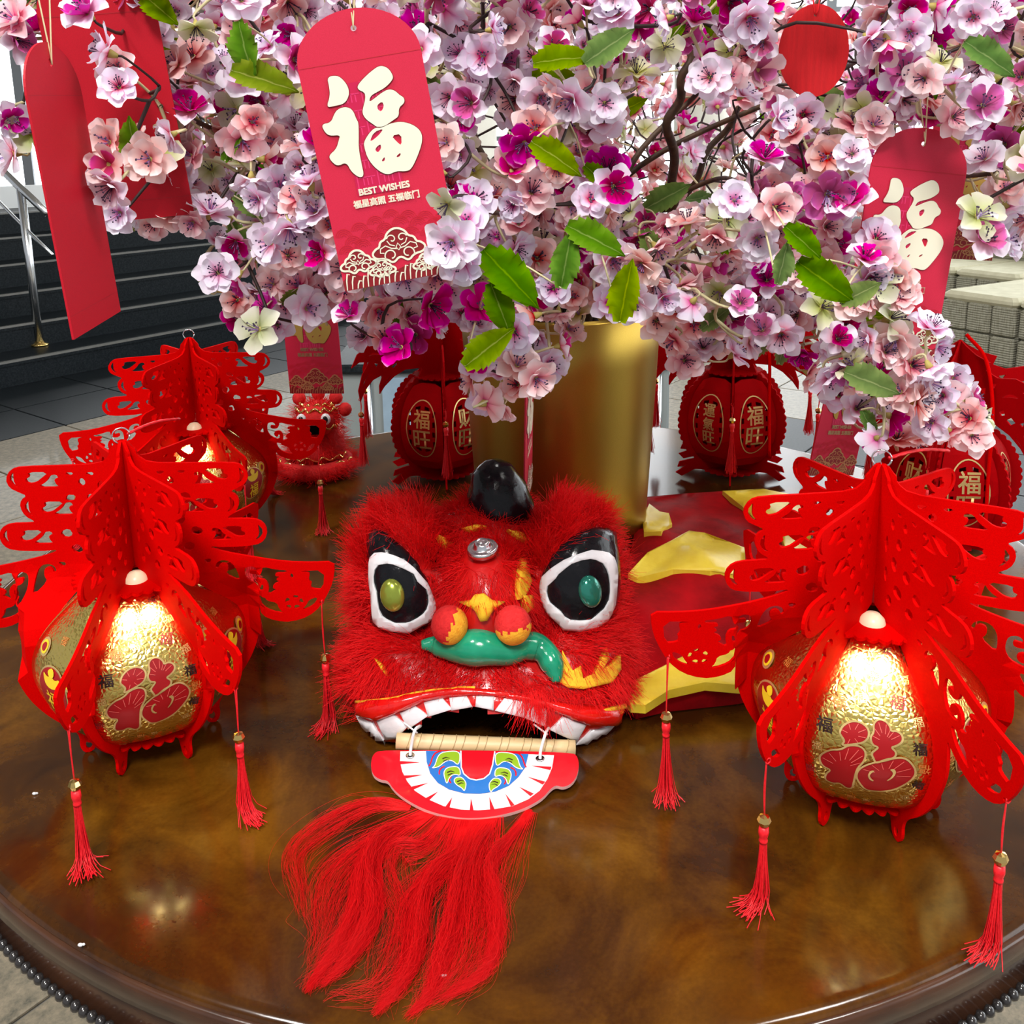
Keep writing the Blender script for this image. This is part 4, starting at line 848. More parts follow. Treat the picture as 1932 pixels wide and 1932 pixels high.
for k in pick:
    q = fc[k]; u_, v_ = rng.random(2); P4 = Vv[list(q)]
    p = (P4[0] * (1 - u_) + P4[1] * u_) * (1 - v_) + (P4[3] * (1 - u_) + P4[2] * u_) * v_
    n = np.cross(P4[2] - P4[0], P4[3] - P4[1]); n /= np.linalg.norm(n) + 1e-12
    if n @ (p - C0) < 0: n = -n
    x, y = proj(p + LO); Ln = rng.uniform(.014, .024)
    facing = n @ (camL - p) > 0
    if facing:
        if any(inpoly(E, x, y) for E in EX): continue
        if inpoly(EX2, x, y) and rng.random() < .5: continue
        dl, dr_ = edge_d(EL, x, y), edge_d(ER, x, y); de = min(dl, dr_)
        sx = -1 if p[0] < 0 else 1
        if de < 34 and y < 1080: Ln = rng.uniform(.028, .046); comb = np.array([sx * .25, -.35, 1.1])
        elif y > 1270 and edge_d(EX[3], x, y) < 22: comb = np.array([sx * .8, -.5, .25]); Ln = rng.uniform(.007, .012)
        elif y > 1235 and 690 < x < 1180: comb = np.array([sx * .35, -.6, -.55]); Ln = rng.uniform(.016, .026)
        elif abs(p[0]) > .07: comb = np.array([sx * .9, -.1, -.25 + .6 * rng.random()]); Ln = rng.uniform(.024, .042)
        else: comb = np.array([p[0] * 6, -.6, -.5 if y > 1060 else .5])
    else:
        comb = np.array([np.sign(p[0]) * .5, .2, .1]); Ln = rng.uniform(.018, .03)
    if np.linalg.norm(p[:2] - hb[:2]) < .035 and p[2] > .15: continue
    comb = comb - n * (comb @ n); cl = rng.normal(0, .30, 3)
    # neighbouring strands share a swirl so that the fur clumps
    sw = .5 * np.array([math.sin(p[0] * 130 + p[2] * 90), math.sin(p[1] * 120), math.sin(p[2] * 140 + p[0] * 60)])
    d = n * .55 + comb * .75 + cl + sw * .45; d /= np.linalg.norm(d)
    g = np.array([0, 0, -.35]); st = []
    for i in range(5):
        t = i / 4; st.append(p + n * .001 + (d * t + (g + comb * .5) * t * t * .35) * Ln)
    st = np.array(st); st[:, 2] = np.maximum(st[:, 2], .002); S.append(st)
tag(hairs('fur', S, .00026, fur_m, lion), kind='stuff')
# fringe hanging over the right of the mouth
S = []
for k in range(150):
    x, y = z3([(rng.normal(1235, 55), rng.uniform(1330, 1390))])[0]; p, n = hit(x, y, .008); Ln = rng.uniform(.02, .042); dx = rng.normal(-.1, .25)
    S.append([p + n * .012 * math.sin(t * 1.6) + np.array([dx, -.15, -1]) * Ln * t for t in np.linspace(0, 1, 6)])
tag(hairs('lip_fringe', S, .00026, fur_m, lion), kind='stuff')
# beard spread on the table
G = [([(880, 405), (720, 480), (580, 590), (510, 740), (480, 930), (390, 1110), (290, 1240), (205, 1365)], 1700, 24), ([(860, 420), (680, 510), (560, 640), (530, 790), (550, 950), (490, 1100), (390, 1230), (270, 1335)], 1500, 24), ([(1050, 440), (1000, 620), (870, 760), (810, 930), (790, 1130), (730, 1290), (640, 1400), (555, 1480)], 1000, 26), ([(1100, 440), (1045, 640), (1000, 850), (960, 1050), (900, 1240), (840, 1390), (720, 1500)], 1000, 26),
     ([(1380, 400), (1270, 560), (1185, 680), (1165, 800), (1205, 950), (1190, 1150), (1110, 1285), (890, 1400)], 1500, 15), ([(1200, 430), (1150, 560), (1090, 700), (1060, 850), (1100, 1000), (1120, 1150)], 300, 40), ([(760, 385), (560, 375), (330, 480), (150, 640), (175, 840), (200, 990)], 260, 30), ([(860, 410), (620, 560), (420, 720), (330, 880), (300, 1050), (230, 1250)], 420, 55), ([(950, 430), (820, 590), (680, 620), (640, 740), (700, 900), (680, 1050), (560, 1200)], 260, 40), ([(1020, 430), (940, 700), (760, 900), (700, 1150), (600, 1330), (430, 1370), (300, 1380)], 220, 45), ([(1150, 430), (1100, 650), (1090, 900), (1060, 1150), (930, 1350), (800, 1420)], 400, 40), ([(1380, 410), (1300, 560), (1240, 700), (1200, 900), (1240, 1060), (1220, 1200)], 120, 30)]
S = []; KP = 16
for g, n_, wd in G:
    g3 = [tuple(q) for q in z4(g)]
    P = np.array([atz(x, y, TZ + .002) for x, y in g3]); P = np.array(spline(list(P), 12)); idx = np.linspace(0, len(P) - 1, KP).astype(int); base = P[idx] - LO
    tz_ = np.gradient(base, axis=0); tz_ /= np.linalg.norm(tz_, axis=1)[:, None] + 1e-9; side = np.stack([-tz_[:, 1], tz_[:, 0], 0 * tz_[:, 0]], 1)
    w_ = wd * 3.6e-4 / 2.2
    LK = rng.normal(0, .9, 7)
    for k in range(int(n_ * (.8 if wd < 30 else .5))):
        lk = int(rng.integers(7)); o = (LK[lk] + rng.normal(0, .16)) * w_ if rng.random() < .72 and wd < 30 else rng.normal(0, 1.0 if wd < 30 else 1.5) * w_; ph = rng.uniform(0, 6.28); fr = rng.uniform(1.2, 4.5); am = rng.exponential(.0030) + .0006; t = np.linspace(0, 1, KP)
        lenf = rng.uniform(.6, 1.0); prof = .5 + .7 * np.sin(np.clip(t * 1.25, 0, 1) * PI * .8) - .15; prof *= 1 - .72 * np.clip((t - .5) / .5, 0, 1)
        off = o * prof + am * np.sin(fr * 6.28 * t + ph) * t + rng.normal(0, .0012) * t; q = base + side * off[:, None]
        h = abs(rng.normal(0, .006)) * np.exp(-(o / (w_ * 1.2)) ** 2); q[:, 2] = .0012 + (h * np.sin(np.clip(t * 1.1, 0, 1) * PI) ** .7 + abs(am) * .5 * (1 + np.sin(fr * 5 * t + ph * 2)) * .6) * np.clip(t * 5 - .4, 0, 1)
        if lenf < 1:
            s = t * lenf * (KP - 1); i0 = np.floor(s).astype(int).clip(0, KP - 2); f_ = (s - i0)[:, None]; q = q[i0] * (1 - f_) + q[i0 + 1] * f_
        S.append(q)
tag(hairs('beard', S, .000125, beard_m, lion), kind='stuff')
# cape lying behind the head
def ch(x, y):
    g = math.exp(-(((x - .14) / .20) ** 2 + ((y + .10) / .24) ** 2))
    return .006 + .052 * g + (.018 * (1 - math.sqrt(.02 + math.sin(19 * x + 11 * y + .4) ** 2)) + .010 * math.sqrt(.02 + math.sin(29 * x - 24 * y + 1.2) ** 2)) * (.35 + .65 * g)
def cp(px, py, off):
    z = TZ + .05
    for _ in range(12): p = atz(px, py, z); z = TZ + max(.004, ch(p[0], p[1])) + off
    return np.array([p[0], p[1], z]) - LO
def cape_piece(name, P, off, mt, parent):
    V2, F = cdt(P, (), 9.0); v = [cp(x, y, off) for x, y in V2]; m = MB(); o = m.add(v, F, 0, True)
    ed = {(q[i], q[(i + 1) % 3]) for q in F for i in range(3)}; bd = [e for e in ed if (e[1], e[0]) not in ed]
    low = {k: None for e in bd for k in e}
    for k in low: low[k] = m.add([(v[k][0], v[k][1], max(v[k][2] - .010 if off else .0012, .0012))], [])
    for a_, b_ in bd: m.f.append((a_, low[a_], low[b_], b_)); m.m.append(0); m.sm.append(False)
    return m.build(name, mt, parent)
cape = cape_piece('cape', [(1165, 1300), (1178, 1150), (1185, 1080), (1200, 985), (1212, 938), (1290, 931), (1370, 926), (1450, 930), (1510, 960), (1540, 1040), (1520, 1140), (1500, 1230), (1440, 1285), (1380, 1290), (1260, 1300), (1200, 1322)], 0.0, velvet_red, lion)
for P in ([(1363, 926), (1440, 922), (1505, 935), (1530, 1010), (1470, 1010), (1430, 985), (1400, 955)], [(1185, 1082), (1222, 1042), (1300, 1001), (1330, 1005), (1405, 1033), (1408, 1088), (1340, 1076), (1270, 1074), (1202, 1090)], [(1190, 1328), (1165, 1302), (1200, 1282), (1330, 1217), (1420, 1227), (1438, 1270), (1422, 1295), (1330, 1287), (1262, 1302), (1218, 1330)], [(1212, 978), (1225, 950), (1245, 965), (1262, 968), (1268, 988), (1248, 1002), (1215, 1004)], [(1470, 1000), (1520, 1000), (1530, 1050), (1490, 1060)]):
    cape_piece('yellow_trim', P, .007, satin_yellow, cape)

# ================================================================== SMALL FLUFFY LION beside the rear left lantern
sl0 = atz(598, 893, TZ); sl = thing('fluffy_lion_toy', 'small fluffy red lion toy with gold trims behind the left lanterns', 'toy lion', tuple(sl0))
m = MB(); m.ball((0, .01, .05), (.055, .052, .052), 20); m.build('body', pom_red, sl)
m = MB(); m.lathe([(.058, .004), (.070, .012), (.073, .022), (.066, .032), (.052, .034), (.050, .006)], 28, closed=True); m.build('ruff', pom_red, sl)
m = MB(); m.ball((.012, -.022, .115), (.040, .036, .034), 20); hd = m.build('head', pom_red, sl)
m = MB()
for x in (-.010, .034): m.ball((x, -.055, .122), (.009, .005, .011), 12); m.ball((x, -.0595, .122), (.005, .003, .007), 10, 1)
m.build('eyes', [white_paint, blackgloss], hd)
for x, y, z in ((-.022, -.01, .150), (.046, -.01, .150), (.062, -.012, .128), (.012, .0, .156)): m = MB(); m.ball((x, y, z), .013, 12); m.build('pompom', pom_red, hd)
m = MB()
for k, (z, r, y0) in enumerate(((.142, .033, -.02), (.136, .040, -.025), (.104, .040, -.028), (.040, .060, 0.0), (.030, .071, 0.0))):
    c0 = .012 if z > .1 else 0
    m.tube([(c0 + r * math.sin(a) + .002 * math.sin(9 * a), y0 - r * .75 * math.cos(a) + .004, z + .004 * math.sin(13 * a + k)) for a in np.linspace(-1.35, 1.35, 30)], .0024, 5)
m.build('gold_trim', brass, sl)
m = MB(); m.plate(chaikin([(-.02, 0), (.02, 0), (.016, .014), (0, .018), (-.016, .014)], 1), (), .004, lambda x, y, h: (.012 + x, -.056 + h, .094 + y)); m.build('mouth', void_m, hd)
S = []
for k in range(5200):
    u_ = rng.normal(0, 1, 3); u_ /= np.linalg.norm(u_)
    if k % 3 == 0: th = rng.uniform(0, 6.28); p = np.array([.068 * math.cos(th), .068 * math.sin(th), rng.uniform(.006, .034)]); n = np.array([math.cos(th), math.sin(th), .3])
    elif k % 3 == 1: p = np.array([0, .01, .05]) + u_ * np.array([.055, .052, .052]); n = u_
    else: p = np.array([.012, -.022, .115]) + u_ * np.array([.040, .036, .034]); n = u_
    if p[2] < .004 or (p[1] < -.04 and .09 < p[2] < .15 and abs(p[0] - .012) < .035): continue
    d = n + rng.normal(0, .4, 3) + np.array([0, 0, -.2]); st = np.array([p + d * rng.uniform(.010, .018) * t for t in (0, .33, .66, 1)]); st[:, 2] = np.maximum(st[:, 2], .002); S.append(st)
tag(hairs('fluff', S, .0003, fur_m, sl), kind='stuff')

# ================================================================== RED PACKETS
def z2(P): # photo crop of the front packet -> its own plane (metres, origin at the hole)
    c, s, k = math.cos(.154), math.sin(.154), 1.11e-4
    return [(((x - 550) * c - (y - 195) * s) * k, -((x - 550) * s + (y - 195) * c) * k) for x, y in P]
PF = [[(365, 500), (430, 490), (470, 520), (500, 570), (500, 620), (470, 670), (400, 685), (350, 693), (378, 620), (375, 560)],
      [(480, 690), (520, 710), (540, 770), (552, 790), (552, 850), (545, 960), (560, 1060), (573, 1140), (540, 1150), (490, 1110), (460, 1045), (400, 1075), (355, 1030), (350, 1000), (400, 960), (420, 900), (430, 870), (360, 875), (330, 850), (310, 800), (375, 790), (400, 730), (430, 700)],
      [(555, 560), (600, 510), (660, 460), (710, 430), (760, 445), (790, 490), (790, 520), (740, 570), (680, 600), (640, 622), (628, 660), (650, 650), (710, 605), (760, 580), (800, 590), (830, 620), (858, 635), (860, 670), (820, 700), (820, 755), (780, 780), (720, 820), (670, 822), (650, 805), (600, 770), (580, 730), (590, 690), (606, 640), (604, 600), (565, 585)],
      [(585, 960), (580, 920), (620, 860), (660, 825), (700, 830), (760, 800), (840, 788), (920, 815), (965, 860), (968, 920), (940, 1000), (890, 1100), (850, 1115), (790, 1110), (735, 1135), (690, 1120), (640, 1080), (600, 1020)]]
PH = [[], [], [[(680, 680), (715, 658), (725, 690), (705, 725), (682, 710)]], [[(620, 915), (650, 855), (715, 832), (690, 868), (645, 905)], [(650, 965), (690, 930), (695, 960), (670, 990)], [(765, 880), (830, 868), (830, 945), (800, 922)], [(693, 1040), (715, 1015), (715, 1040), (700, 1048)], [(790, 1015), (820, 990), (820, 1010), (800, 1022)]]]
W2, ZS, ZB = .045, -.022, -.186
OUTL = [(W2, ZS), (W2, ZB), (-W2, ZB), (-W2, ZS)] + [(-W2 * math.cos(a), ZS + .0355 * math.sin(a)) for a in np.linspace(0, PI, 22)[1:-1]]
m = MB(); m.plate(OUTL, [arc(0, 0, .0022, 0, 2 * PI * 11 / 12, 11)], .0016); me_front = m.mesh('card', packet_red); m = MB(); m.plate(OUTL, [arc(0, 0, .0028, 0, 2 * PI * 11 / 12, 11)], .0016); me_plain = m.mesh('card', packet_dark)
pf = lambda o: (lambda x, y: (x, -.0008 - o, y))
m = MB(); m.ribbon([(-W2 + .0005, ZS), (W2 - .0005, ZS)], .0005, pf(.0002)); me_crease = m.mesh('flap_crease', packet_line)
m = MB(); m.ribbon([(-W2 + .0005, ZS), (W2 - .0005, ZS)], .0005, pf(.0002)); m.ribbon([(-W2 + .001, ZB + .016), (W2 - .001, ZB + .016)], .0004, pf(.0002)); me_crease2 = m.mesh('flap_crease', mat('plain_packet_crease', (0.38, .003, .012), .6))
m = MB(); D = [(-.021, -.037), (.014, -.037), (.014, -.118), (-.021, -.118)]; m.sheet(D, (), pf(.0003))
door_l = [[(-.019, -.037), (-.019, -.118)], [(-.0035, -.037), (-.0035, -.118)], [(.012, -.037), (.012, -.118)]] + [[(x, -.045 - .012 * k), (x + .012, -.045 - .012 * k)] for k in range(6) for x in (-.0175, -.002)] + [[(x + dx, -.045 - .012 * k), (x + dx, -.051 - .012 * k)] for k in range(6) for x in (-.0175, -.002) for dx in (.003, .006, .009)]
for P in door_l: m.ribbon(P, .0009, pf(.0004), 1)
me_door = m.mesh('door_print', [packet_door, mat('packet_door_line', (.70, .03, .14), .35)])
def fu_mesh(mt):
    m = MB()
    for P, H in zip(PF, PH):
        o = chaikin(z2(P), 2); m.plate(o, [chaikin(z2(h), 1) for h in H], .0009, lambda x, y, h: (x, -.0012 + h - .0004, y)); m.ribbon(o, .0010, pf(.0006), 1, True)
    return m.mesh('fortune_character', [mt, print_maroon])
me_fu, me_fu_gold = fu_mesh(cream_print), fu_mesh(old_gold)
def txt_mesh(mt):
    m = MB(); put_text(m, 'BEST WISHES', .0046, -.001, -.1155, pf(.0010), 0, 0, 1.0, .0005); put_text(m, '福星高照 五福临门', .0056, -.001, -.1238, pf(.0010), 0, 0, 1, .0005); return m.mesh('printed_words', mt)
me_txt, me_txt_gold = txt_mesh(cream_print), txt_mesh(mat('pale_gold_print', (.55, .4, .2), .5))
m = MB()
for row in range(3):
    for k in range(-3, 4):
        cx, cy = k * .0125 + (row % 2) * .006, -.150 + row * .0062 - abs(k) * .0028
        if abs(cx) > W2 - .007: continue
        for r in (.0062, .0048, .0034, .0018): m.ribbon(arc(cx, cy, r, .15, PI - .15, 12), .0005, pf(.0003))
me_wave = m.mesh('wave_print', packet_wave)
def cloud_mesh(mt):
    m = MB()
    def cloud(cx, cy, s):
        P = [(-1.55, -.55), (-1.75, -.2), (-1.45, .1), (-1.2, .15), (-1.1, .5), (-.75, .6), (-.6, .95), (-.2, 1.2), (.2, 1.2), (.6, .95), (.75, .6), (1.1, .5), (1.2, .15), (1.45, .1), (1.75, -.2), (1.55, -.55), (.9, -.6), (.5, -1.0), (0, -.55), (-.5, -1.0), (-.9, -.6)]
        Q = [(cx + x * s, cy + y * s) for x, y in chaikin(P, 2)]; m.sheet(Q, (), pf(.0004), 0); m.ribbon(Q, .0016, pf(.0007), 1, True)
        for sx in (-1, 1):
            sp = lambda ox, oy, r, t0: [(cx + sx * (ox + (r - .045 * a) * math.cos(a + t0)) * s, cy + (oy + (r - .045 * a) * math.sin(a + t0)) * s) for a in np.linspace(0, 5.2, 22)]
            m.ribbon(sp(.33, .55, .32, .2), .0009, pf(.0007), 1); m.ribbon(sp(.55, -.45, .42, -.5), .0010, pf(.0007), 1); m.ribbon([(cx + sx * x * s, cy + y * s) for x, y in ((.05, -.1), (.45, -.02), (.8, .2), (1.15, .05), (1.2, -.2), (.95, -.25))], .0009, pf(.0007), 1); m.ribbon([(cx + sx * x * s, cy + y * s) for x, y in ((.2, .1), (.5, .22), (.65, .5))], .0008, pf(.0007), 1)
        m.ribbon([(cx + x * s, cy + y * s) for x, y in ((0, .25), (.15, 0), (0, -.2), (-.15, 0))], .0008, pf(.0007), 1, True)
    B = [(-W2, ZB)] + [(x, ZB + .010 + .003 * math.sin(x * 300)) for x in np.linspace(-W2, W2, 13)] + [(W2, ZB)]; m.sheet(B, (), pf(.0003), 0)
    for x in np.linspace(-W2 + .002, W2 - .003, 22):
        hgt = .011 + .004 * math.sin(x * 410); m.ribbon([(x, ZB + .0004), (x + .0008, ZB + hgt * .5), (x + .0022, ZB + hgt * .85), (x + .0040, ZB + hgt * .8)], [.0007, .001, .0012, .0006], pf(.0007), 1)
    cloud(-.031, -.1665, .0080); cloud(.033, -.1650, .0074); cloud(.001, -.1600, .0118); cloud(-.014, -.1745, .0058); cloud(.019, -.1755, .0058)
    return m.mesh('cloud_print', [print_maroon, mt])
me_cloud, me_cloud_gold = cloud_mesh(cream_print), cloud_mesh(mat('copper_print', (.50, .24, .10), .45, .3))
cordg = mat('gold_thread', (.75, .62, .36), .4, .5)
def packet(label, pos, rz=0.0, rx=0.0, ry=0.0, style='front', cord=.09, gold_style=False):
    T = thing('red_packet', label, 'red packet', tuple(pos), 0, 'red packets hanging in the blossom'); T.rotation_mode = 'XYZ'
    T.rotation_euler = Matrix.Rotation(rz, 3, 'Z').to_4x4().to_3x3().to_euler() if not (rx or ry) else (Matrix.Rotation(rz, 3, 'Z') @ Matrix.Rotation(rx, 3, 'X') @ Matrix.Rotation(ry, 3, 'Y')).to_euler()
    if style == 'plain': link('card', me_plain, T); link('flap_crease', me_crease2, T)
    else:
        link('card', me_front, T); link('flap_crease', me_crease, T)
        link('door_print', me_door, T); link('wave_print', me_wave, T); link('fortune_character', me_fu_gold if gold_style else me_fu, T); link('printed_words', me_txt_gold if gold_style else me_txt, T); link('cloud_print', me_cloud_gold if gold_style else me_cloud, T)
    inv = T.rotation_euler.to_matrix().inverted(); m = MB()
    for dx in (-.010, .006):
        e = inv @ Vector((dx, .01, cord)); m.tube([(.0, -.0016, -.0015), (.0002, -.0018, .002), tuple(e * .5), tuple(e)], .0006, 5)
    m.build('hanging_thread', cordg, T); return T
R_ = math.radians
packet('big red packet with cream character hanging at the front of the blossom, left of centre', aty(667, 53, -.565), R_(6), 0, R_(-8.8))
packet('red packet with cream character hanging at the right edge, partly behind blossom', aty(1742, 272, -.46), R_(10), 0, R_(6.5))
packet('plain red packet hanging nearest at the far left edge', aty(93, 118, -.60), R_(92), R_(-3), R_(-3), 'plain')
packet('darker plain red packet hanging behind the leftmost packet', aty(172, -30, -.50), R_(8), R_(8), R_(-4), 'plain')
packet('small red packet with gold character hanging above the fluffy lion toy', aty(577, 520, .16), R_(-12), 0, R_(-2), 'front', .12, True)
packet('red packet hanging low behind the right blossom spray, its copper clouds showing', aty(1622, 652, -.02), R_(28), R_(3), R_(10), 'front', .12, True)
packet('red packet mostly hidden, its cloud border showing beside the right packet', aty(1838, 205, -.08), R_(-10), 0, R_(3), 'front', .08, True)
packet('red packet seen edge on, a thin strip in front of the gold vase', aty(1000, 660, -.20), R_(83), R_(2), R_(-3), 'front', .08)
ov = thing('oval_ornament', 'plain red oval felt ornament hanging at the upper right', 'ornament', tuple(aty(1538, 28, -.37)), R_(-6)); ov.scale = (.86, .86, .86)
m = MB(); m.plate(arc(0, -.037, .0365, 0, 2 * PI * 47 / 48, 47, .048), [arc(0, .0, .0018, 0, 2 * PI * 9 / 10, 9)], .004); m.build('felt_disc', noisy(mat('oval_red_felt', (.6, 0, .004), .8), 60, [(.3, (.50, .0, .004)), (.7, (.66, .003, .008))], stretch=(3, 1, .3), bump=.2, bscale=900), ov)
m = MB(); m.tube([(0, -.0025, -.001), (-.002, -.003, .004), (-.006, 0, .05)], .0007, 5); m.tube([(0, -.0025, -.001), (.002, -.003, .004), (.008, 0, .05)], .0007, 5); m.build('hanging_thread', silk, ov)
# paper scraps on the table top
for k, (x, y, lab) in enumerate(((835, 1845, 'tiny white scrap on the table beside the red beard'), (65, 1500, 'tiny white scrap on the table left of the front left tassel'), (152, 1786, 'tiny pale scrap at the front left table edge'))):
    o = thing('paper_scrap', lab, 'scrap', tuple(atz(x, y, TZ)))
    m = MB(); m.ball((0, 0, .0016), (.0022, .0013, .0015), 8); m.ball((.002, .0008, .0012), (.0015, .0010, .0011), 6); m.build('flake', white_paint, o)
# ================================================================== BLOSSOM BRANCHES
class FM(MB):
    def __init__(s): super().__init__(); s.t = []
    def petal(s, a, r0, ln, wd, up, curl, cup, mi, rr, nu=5, nv=5):
        v = []; notch = rr.uniform(.0, .10); tw = rr.uniform(-.25, .25); wav = rr.uniform(0, 6.28)
        for i in range(nu):
            u = i / (nu - 1); wq = wd * (.28 + .72 * math.sin(min(u * 1.12, 1) * PI * .62)) * (1 if u < .8 else (1 - ((u - .8) / .2) ** 2 * .38))
            for j in range(nv):
                q = 2 * j / (nv - 1) - 1; x = r0 + ln * (u - (notch * (1 - abs(q)) + .16 * q * q) * max(0, u - .6) / .4); y = q * wq
                z = up * u + curl * u * u + cup * q * q * wq * 1.6 + .035 * math.sin(wav + q * 4 + u * 3) * u; z += tw * y * u
                v.append((x * math.cos(a) - y * math.sin(a), x * math.sin(a) + y * math.cos(a), z)); s.t.append(u)
        s.add(v, [(i * nv + j, i * nv + j + 1, (i + 1) * nv + j + 1, (i + 1) * nv + j) for i in range(nu - 1) for j in range(nv - 1)], mi)
    def fin(s, name, mats):
        s.t += [0.5] * (len(s.v) - len(s.t)); me = s.mesh(name, mats)
        at = me.attributes.new('t', 'FLOAT', 'POINT'); at.data.foreach_set('value', np.array(s.t, np.float32)); return me
def blossom_mesh(seed, outer, inner, n_o, n_i, open_=1.0):
    rr = random.Random(seed); m = FM(); a0 = rr.uniform(0, 6)
    for k in range(n_o): m.petal(a0 + k * 2 * PI / n_o + rr.uniform(-.12, .12), .08, rr.uniform(.86, 1.0), rr.uniform(.35, .43), rr.uniform(.0, .32) + (1 - open_) * .7, rr.uniform(-.22, .12), rr.uniform(.05, .5), 0, rr)
    for k in range(n_i): m.petal(a0 + .6 + k * 2 * PI / max(n_i, 1) + rr.uniform(-.2, .2), .06, rr.uniform(.55, .72), rr.uniform(.28, .36), rr.uniform(.35, .60) + (1 - open_) * .3, rr.uniform(-.15, .05), rr.uniform(.1, .5), 1, rr)
    m.t += [0.0] * (len(m.v) - len(m.t)); m.lathe([(0.0, -.34), (.07, -.32), (.13, -.16), (.17, -.02), (.10, .03)], 7, mi=2)
    return m.fin('blossom', [outer, inner, calyx_m])
def stamen_mesh(seed, dark):
    rr = random.Random(seed); m = MB()
    for k in range(11):
        a = rr.uniform(0, 2 * PI); sp = rr.uniform(.12, .34); h = rr.uniform(.42, .62); p = (sp * math.cos(a), sp * math.sin(a), h)
        m.tube([(.03 * math.cos(a), .03 * math.sin(a), .02), (p[0] * .6, p[1] * .6, h * .55), p], .014, 3, 0, False); m.ball(p, (.042, .042, .030), 5, 1)
    return m.mesh('stamens', [filament_m, stamen_m] if not dark else [stamen_m, stamen_m])
BL = {'pink': [blossom_mesh(s, pet_white, pet_white, 6, 5) for s in (1, 2, 3)], 'mag': [blossom_mesh(s, pet_white, pet_mag, 5, 5, .9) for s in (4, 5)] + [blossom_mesh(6, pet_mag, pet_mag, 5, 3, .75)],
      'peach': [blossom_mesh(s, pet_peach, pet_peach, 6, 5) for s in (7, 8)], 'green': [blossom_mesh(s, pet_green, pet_green, 5, 0) for s in (9, 10)], 'bud': [blossom_mesh(11, pet_peach, pet_mag, 5, 3, .15)]}
STM = [stamen_mesh(s, s % 2) for s in (1, 2, 3, 4)]
def leaf_mesh(seed):
    rr = random.Random(seed); m = FM(); v = []; nu, nv = 19, 7; bend = rr.uniform(-.3, .3)
    for i in range(nu):
        u = i / (nu - 1); wq = .25 * math.sin(PI * u ** .85) ** .8 * (1 + (.08 if i % 2 else -.07)) + .004
        for j in range(nv):
            q = 2 * j / (nv - 1) - 1; v.append((u - .06 * abs(q) * (i % 2), q * wq, .18 * abs(q) * wq * 2 - .25 * u * u * (.6 + bend) + .03 * math.sin(9 * u) * q + .014 * math.sin(17 * u - 5 * abs(q)))); m.t.append(min(1, abs(q) * .75 + .22 * abs(math.sin(5.5 * PI * u - 2.2 * abs(q))) * (abs(q) > .05)))
    m.add(v, [(i * nv + j, i * nv + j + 1, (i + 1) * nv + j + 1, (i + 1) * nv + j) for i in range(nu - 1) for j in range(nv - 1)])
    return m.fin('leaf', [leaf_m])
LF = [leaf_mesh(s) for s in (1, 2, 3)]
CAN = [(-60, -170), (-60, 70), (20, 80), (70, 60), (150, 40), (175, 170), (172, 300), (185, 375), (255, 425), (345, 430), (395, 405), (398, 500), (425, 560), (445, 625), (520, 625), (560, 590), (615, 600), (650, 560), (655, 610), (715, 668), (790, 650), (830, 600), (880, 600), (915, 655), (885, 700), (905, 780), (950, 785), (1015, 720), (1050, 660), (1110, 600), (1160, 580), (1215, 600), (1250, 650), (1300, 690), (1370, 680), (1425, 655), (1500, 640), (1530, 720), (1560, 742), (1610, 770), (1650, 835), (1750, 830), (1850, 828), (1855, 765), (1780, 690), (1785, 640), (1700, 545), (1655, 470), (1690, 300), (1760, 300), (1800, 440), (1850, 462), (1932, 465), (1990, 470), (1990, -170)]
MID = [(-60, -170), (-60, 0), (150, 0), (230, 330), (420, 400), (470, 500), (640, 545), (800, 590), (1050, 560), (1240, 560), (1450, 580), (1560, 560), (1650, 420), (1990, 420), (1990, -170)]
BACK = [(120, -170), (150, 0), (260, 250), (420, 400), (620, 500), (860, 590), (1230, 590), (1450, 520), (1545, 430), (1990, 330), (1990, -170)]
GAPS = [[(868, 205), (905, 195), (965, 190), (972, 290), (940, 335), (890, 290)], [(1195, 330), (1300, 310), (1400, 300), (1420, 350), (1340, 405), (1210, 400)]]
STEMGAP = [(1130, 250), (1240, 120), (1290, 60), (1330, 150), (1400, 190), (1480, 150), (1460, 230), (1390, 330), (1210, 420)]
KEEP_CLEAR = [[(1610, 255), (1740, 215), (1850, 255), (1855, 340), (1825, 500), (1740, 470), (1610, 440)], [(1440, -60), (1640, -60), (1640, 150), (1600, 205), (1480, 205), (1440, 150)]]
